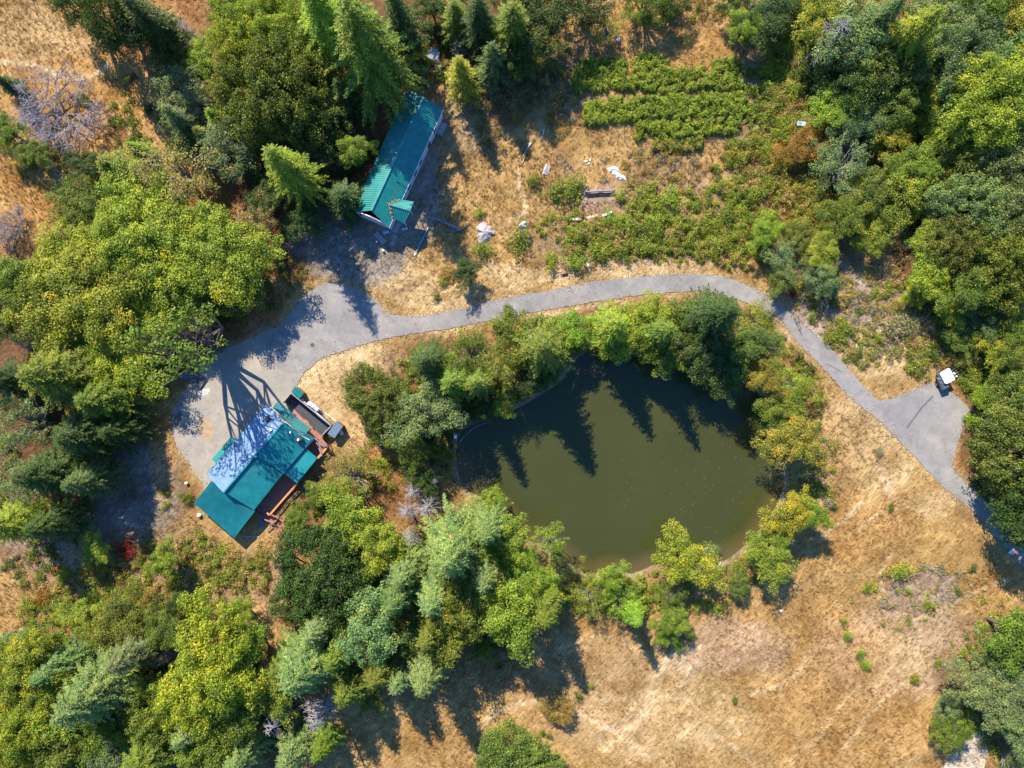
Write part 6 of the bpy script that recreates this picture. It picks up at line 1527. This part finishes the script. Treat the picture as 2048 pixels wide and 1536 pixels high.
# junk pile above the long building
def junk():
    p = W(866, 107, .8); o = empty('trampoline', (p.x, p.y, 0)); tag(o, 'grey round netted frame at the top of the junk pile', 'frame')
    R_ = 1.25; mb = MB(); ring = [(R_ * math.cos(a), R_ * math.sin(a), .8) for a in np.linspace(0, 6.2832, 25)]; mb.tube(ring, [.06] * 25, 5, False); mb.build('rim', M_GREYWOOD, o)
    mb = MB(); mb.slab([(R_ * .9 * math.cos(a), R_ * .9 * math.sin(a), .76) for a in np.linspace(0, 6.2832, 21)[:-1]], .03); mb.build('mat', M_SHED, o)
    for k in range(4):
        a = k * 1.571 + .5; mb = MB(); mb.tube([(R_ * math.cos(a), R_ * math.sin(a), 0), (R_ * math.cos(a), R_ * math.sin(a), .8)], [.05, .05], 5); mb.build('leg', M_GREYWOOD, o)
    tarp('tarp', 875, 122, 7, 5, 0, .6, M_CREAM, 'cream rubbish sheet below the round netted frame', 'tarp', 5)
    rec('box', 872, 136, 0, .5, .8, .5, 5, M_CREAM, 'left cream box in the junk pile', 'box'); rec('box', 879, 135, 0, .55, .85, .55, 0, M_CREAM, 'right cream box in the junk pile', 'box')
    tarp('cushion', 864, 130, 4, 5, 20, .4, M_PINK, 'magenta cushion at the left of the junk pile', 'cushion', 6)
    p = W(865.5, 141, .5); o = empty('chair', (p.x, p.y, 0), rad(75)); tag(o, 'orange plastic chair frame in the junk pile', 'chair')
    mb = MB(); mb.tube([(-.45, -.35, .45), (.45, -.35, .45), (.45, .35, .45), (-.45, .35, .45), (-.45, -.35, .45)], [.09] * 5, 6, False); mb.build('seat_frame', M_ORANGE, o)
    for x in (-.4, .4):
        for y in (-.3, .3): mb = MB(); mb.tube([(x, y, 0), (x, y, .42)], [.05, .05], 5); mb.build('leg', M_ORANGE, o)
    tarp('clothes', 877, 146, 7, 4.5, -20, .45, M_RED, 'heap of red cloth in the junk pile', 'cloth', 7)
    tarp('clothes', 868.5, 147, 3.5, 3, 0, .3, M_PINK, 'small magenta cloth left of the red heap', 'cloth', 8)
    rec('crate', 883, 149, 0, .4, .3, .3, 30, M_BLUEWHITE, 'tiny pale blue crate right of the red heap', 'crate')
    rec('tabletop', 862, 163, .3, 1.0, .55, .06, 0, M_GREYWOOD, 'grey tabletop below the junk pile', 'board')
    p = W(856.5, 171, .4); mb = MB(); mb.tube([(-.32, 0, .25), (.32, 0, .25)], [.25, .25], 10); o = mb.build('drum', M_WHITE, None, True, (p.x, p.y, 0)); o.rotation_euler[2] = rad(-60); tag(o, 'white drum lying at the top corner of the long roof', 'drum')
    rec('box', 846, 184, 0, .6, .5, .4, 20, M_GREYWOOD, 'grey wooden box at the ridge end of the long building', 'box')
junk()

# garden bits
dead_log('garden_pole', [(1062, 286, .25), (1046, 312, .25)], .20, 'upper pale pole of the pair lying in the garden grass', 7, 0, M_CREAM)
dead_log('garden_pole', [(1053, 302, .15), (1045, 326, .15)], .16, 'lower pale pole of the pair lying in the garden grass', 8, 0, M_CREAM)
dead_log('garden_pole', [(1088, 258, .2), (1084, 276, .2)], .14, 'short pale pole up the slope from the pole pair', 9, 0, M_TRIM)
for px, py, rr, lab in ((1120, 315.5, 1.0, 'upper wire ring cage in the garden'), (1135.5, 336.5, .95, 'lower wire ring cage in the garden')):
    p = W(px, py, .6); o = empty('wire_cage', (p.x, p.y, 0)); tag(o, lab, 'wire cage', 'wire cages')
    for z in (.15, .6, 1.05): mb = MB(); mb.tube([(rr * math.cos(a), rr * math.sin(a), z) for a in np.linspace(0, 6.2832, 19)], [.035] * 19, 4, False); mb.build('hoop', M_GREYWOOD, o)
    mb = MB()
    for a in np.linspace(0, 6.2832, 9)[:-1]: mb.tube([(rr * math.cos(a), rr * math.sin(a), 0), (rr * math.cos(a), rr * math.sin(a), 1.05)], [.03, .03], 4)
    mb.build('stakes', M_GREYWOOD, o)
def glass_panel():
    p = W(1094, 341); o = empty('cold_frame', (p.x, p.y, .15), rad(70)); tag(o, 'pale mesh panel with a white edge in the garden grass', 'panel')
    mb = MB(); mb.box((0, 0, .15), (1.9, 1.0, .05), 0, .2); mb.build('mesh_sheet', M_SPOIL, o); mb = MB(); mb.box((0, .55, .25), (2.1, .14, .1)); mb.build('edge_bar', M_WHITE, o)
glass_panel()
tarp('tarp', 1227, 338, 10, 6, -10, .5, M_WHITE, 'upper crumpled white tarp in the garden', 'tarp', 11); tarp('tarp', 1238, 352, 14, 7, -35, .55, M_WHITE, 'lower long crumpled white tarp in the garden', 'tarp', 12)
for k, (x, y) in enumerate(((1172, 322), (1177, 327), (1180, 319))): rec('scrap', x, y, 0, .6, .3, .08, k * 40, M_TRIM, ('left', 'lower', 'upper')[k] + ' white scrap of three beside the white tarps', 'scrap', 'white scraps in the garden')
def bed():
    o = empty('garden_bed', W(1200, 382)); tag(o, 'long weathered plank edging of the bare garden bed', 'garden bed'); L0 = Vector((o.location.x, o.location.y, 0))
    for a, b in (((1170, 384), (1200, 382.6)), ((1200.6, 382.5), (1230, 381))):
        mb = MB(); mb.beam(W(*a, .45) - L0, W(*b, .45) - L0, .14, .75); mb.build('plank', M_GREYWOOD, o)
    for x, y in ((1172, 383), (1200, 381), (1228, 380)): mb = MB(); q = W(x, y, .5) - L0; mb.box((q.x, q.y + .15, .4), (.12, .12, .9)); mb.build('post', M_TRIM, o)
bed()
for x, y, l, ang, lab in ((1150, 438, 2.6, 3, 'left white board in the weeds under the garden bed'), (1184, 433, 2.2, 12, 'middle white board in the weeds under the garden bed'), (1215, 427, 2.2, 20, 'right white board in the weeds under the garden bed')): rec('board', x, y, .25, l, .45, .06, ang, M_TRIM, lab, 'board', 'white boards below the garden bed')
tarp('rubbish', 1046, 450, 11, 6, 20, .5, M_TRIM, 'white and brown rubbish heap at the garden corner', 'rubbish heap', 13)
tarp('spoil_heap', 970, 466, 21, 17, 15, .9, M_SPOIL, 'grey heap of bare spoil between log and shrubs', 'spoil heap', 14)
p = W(1079, 337, .9); mb = MB(); mb.tube([(0, 0, -.1), (0, 0, .95)], [.11, .11], 8); tag(mb.build('post', M_DARK, None, False, (p.x, p.y, 0)), 'short black post in the garden grass', 'post')
rec('board', 1126.5, 533, .1, 2.9, 1.2, .35, -78, M_BROWN, 'brown soil topped board box between two bright shrubs by the road', 'planter')
tarp('scrap', 1170, 521, 4, 3, 20, .3, M_TEALPAINT, 'turquoise scrap right of the bright roadside shrubs', 'scrap', 15); tarp('scrap', 1177, 531, 5, 4, 0, .2, M_TRIM, 'white sack beside the turquoise scrap by the road', 'sack', 16)
rec('panel', 1603, 247, .9, 1.7, .9, .06, -8, M_BLUEWHITE, 'grey white panel standing in the brush by the bright tree', 'panel')
def chips():
    p = W(945, 780); o = empty('platform', (p.x, p.y, 0), rad(22)); tag(o, 'pink grey wooden platform strewn with leaves in the pond grove', 'platform')
    for k in range(8): mb = MB(); mb.box((-1.4 + k * .4, random.uniform(-.1, .1), .3 + random.uniform(-.03, .03)), (.36, 2.9, .06), random.uniform(-.03, .03)); mb.build('plank', M_SHAKE, o)
    for y in (-1, 1): mb = MB(); mb.box((0, y, .13), (3.1, .14, .26)); mb.build('bearer', M_WALLD, o)
chips()
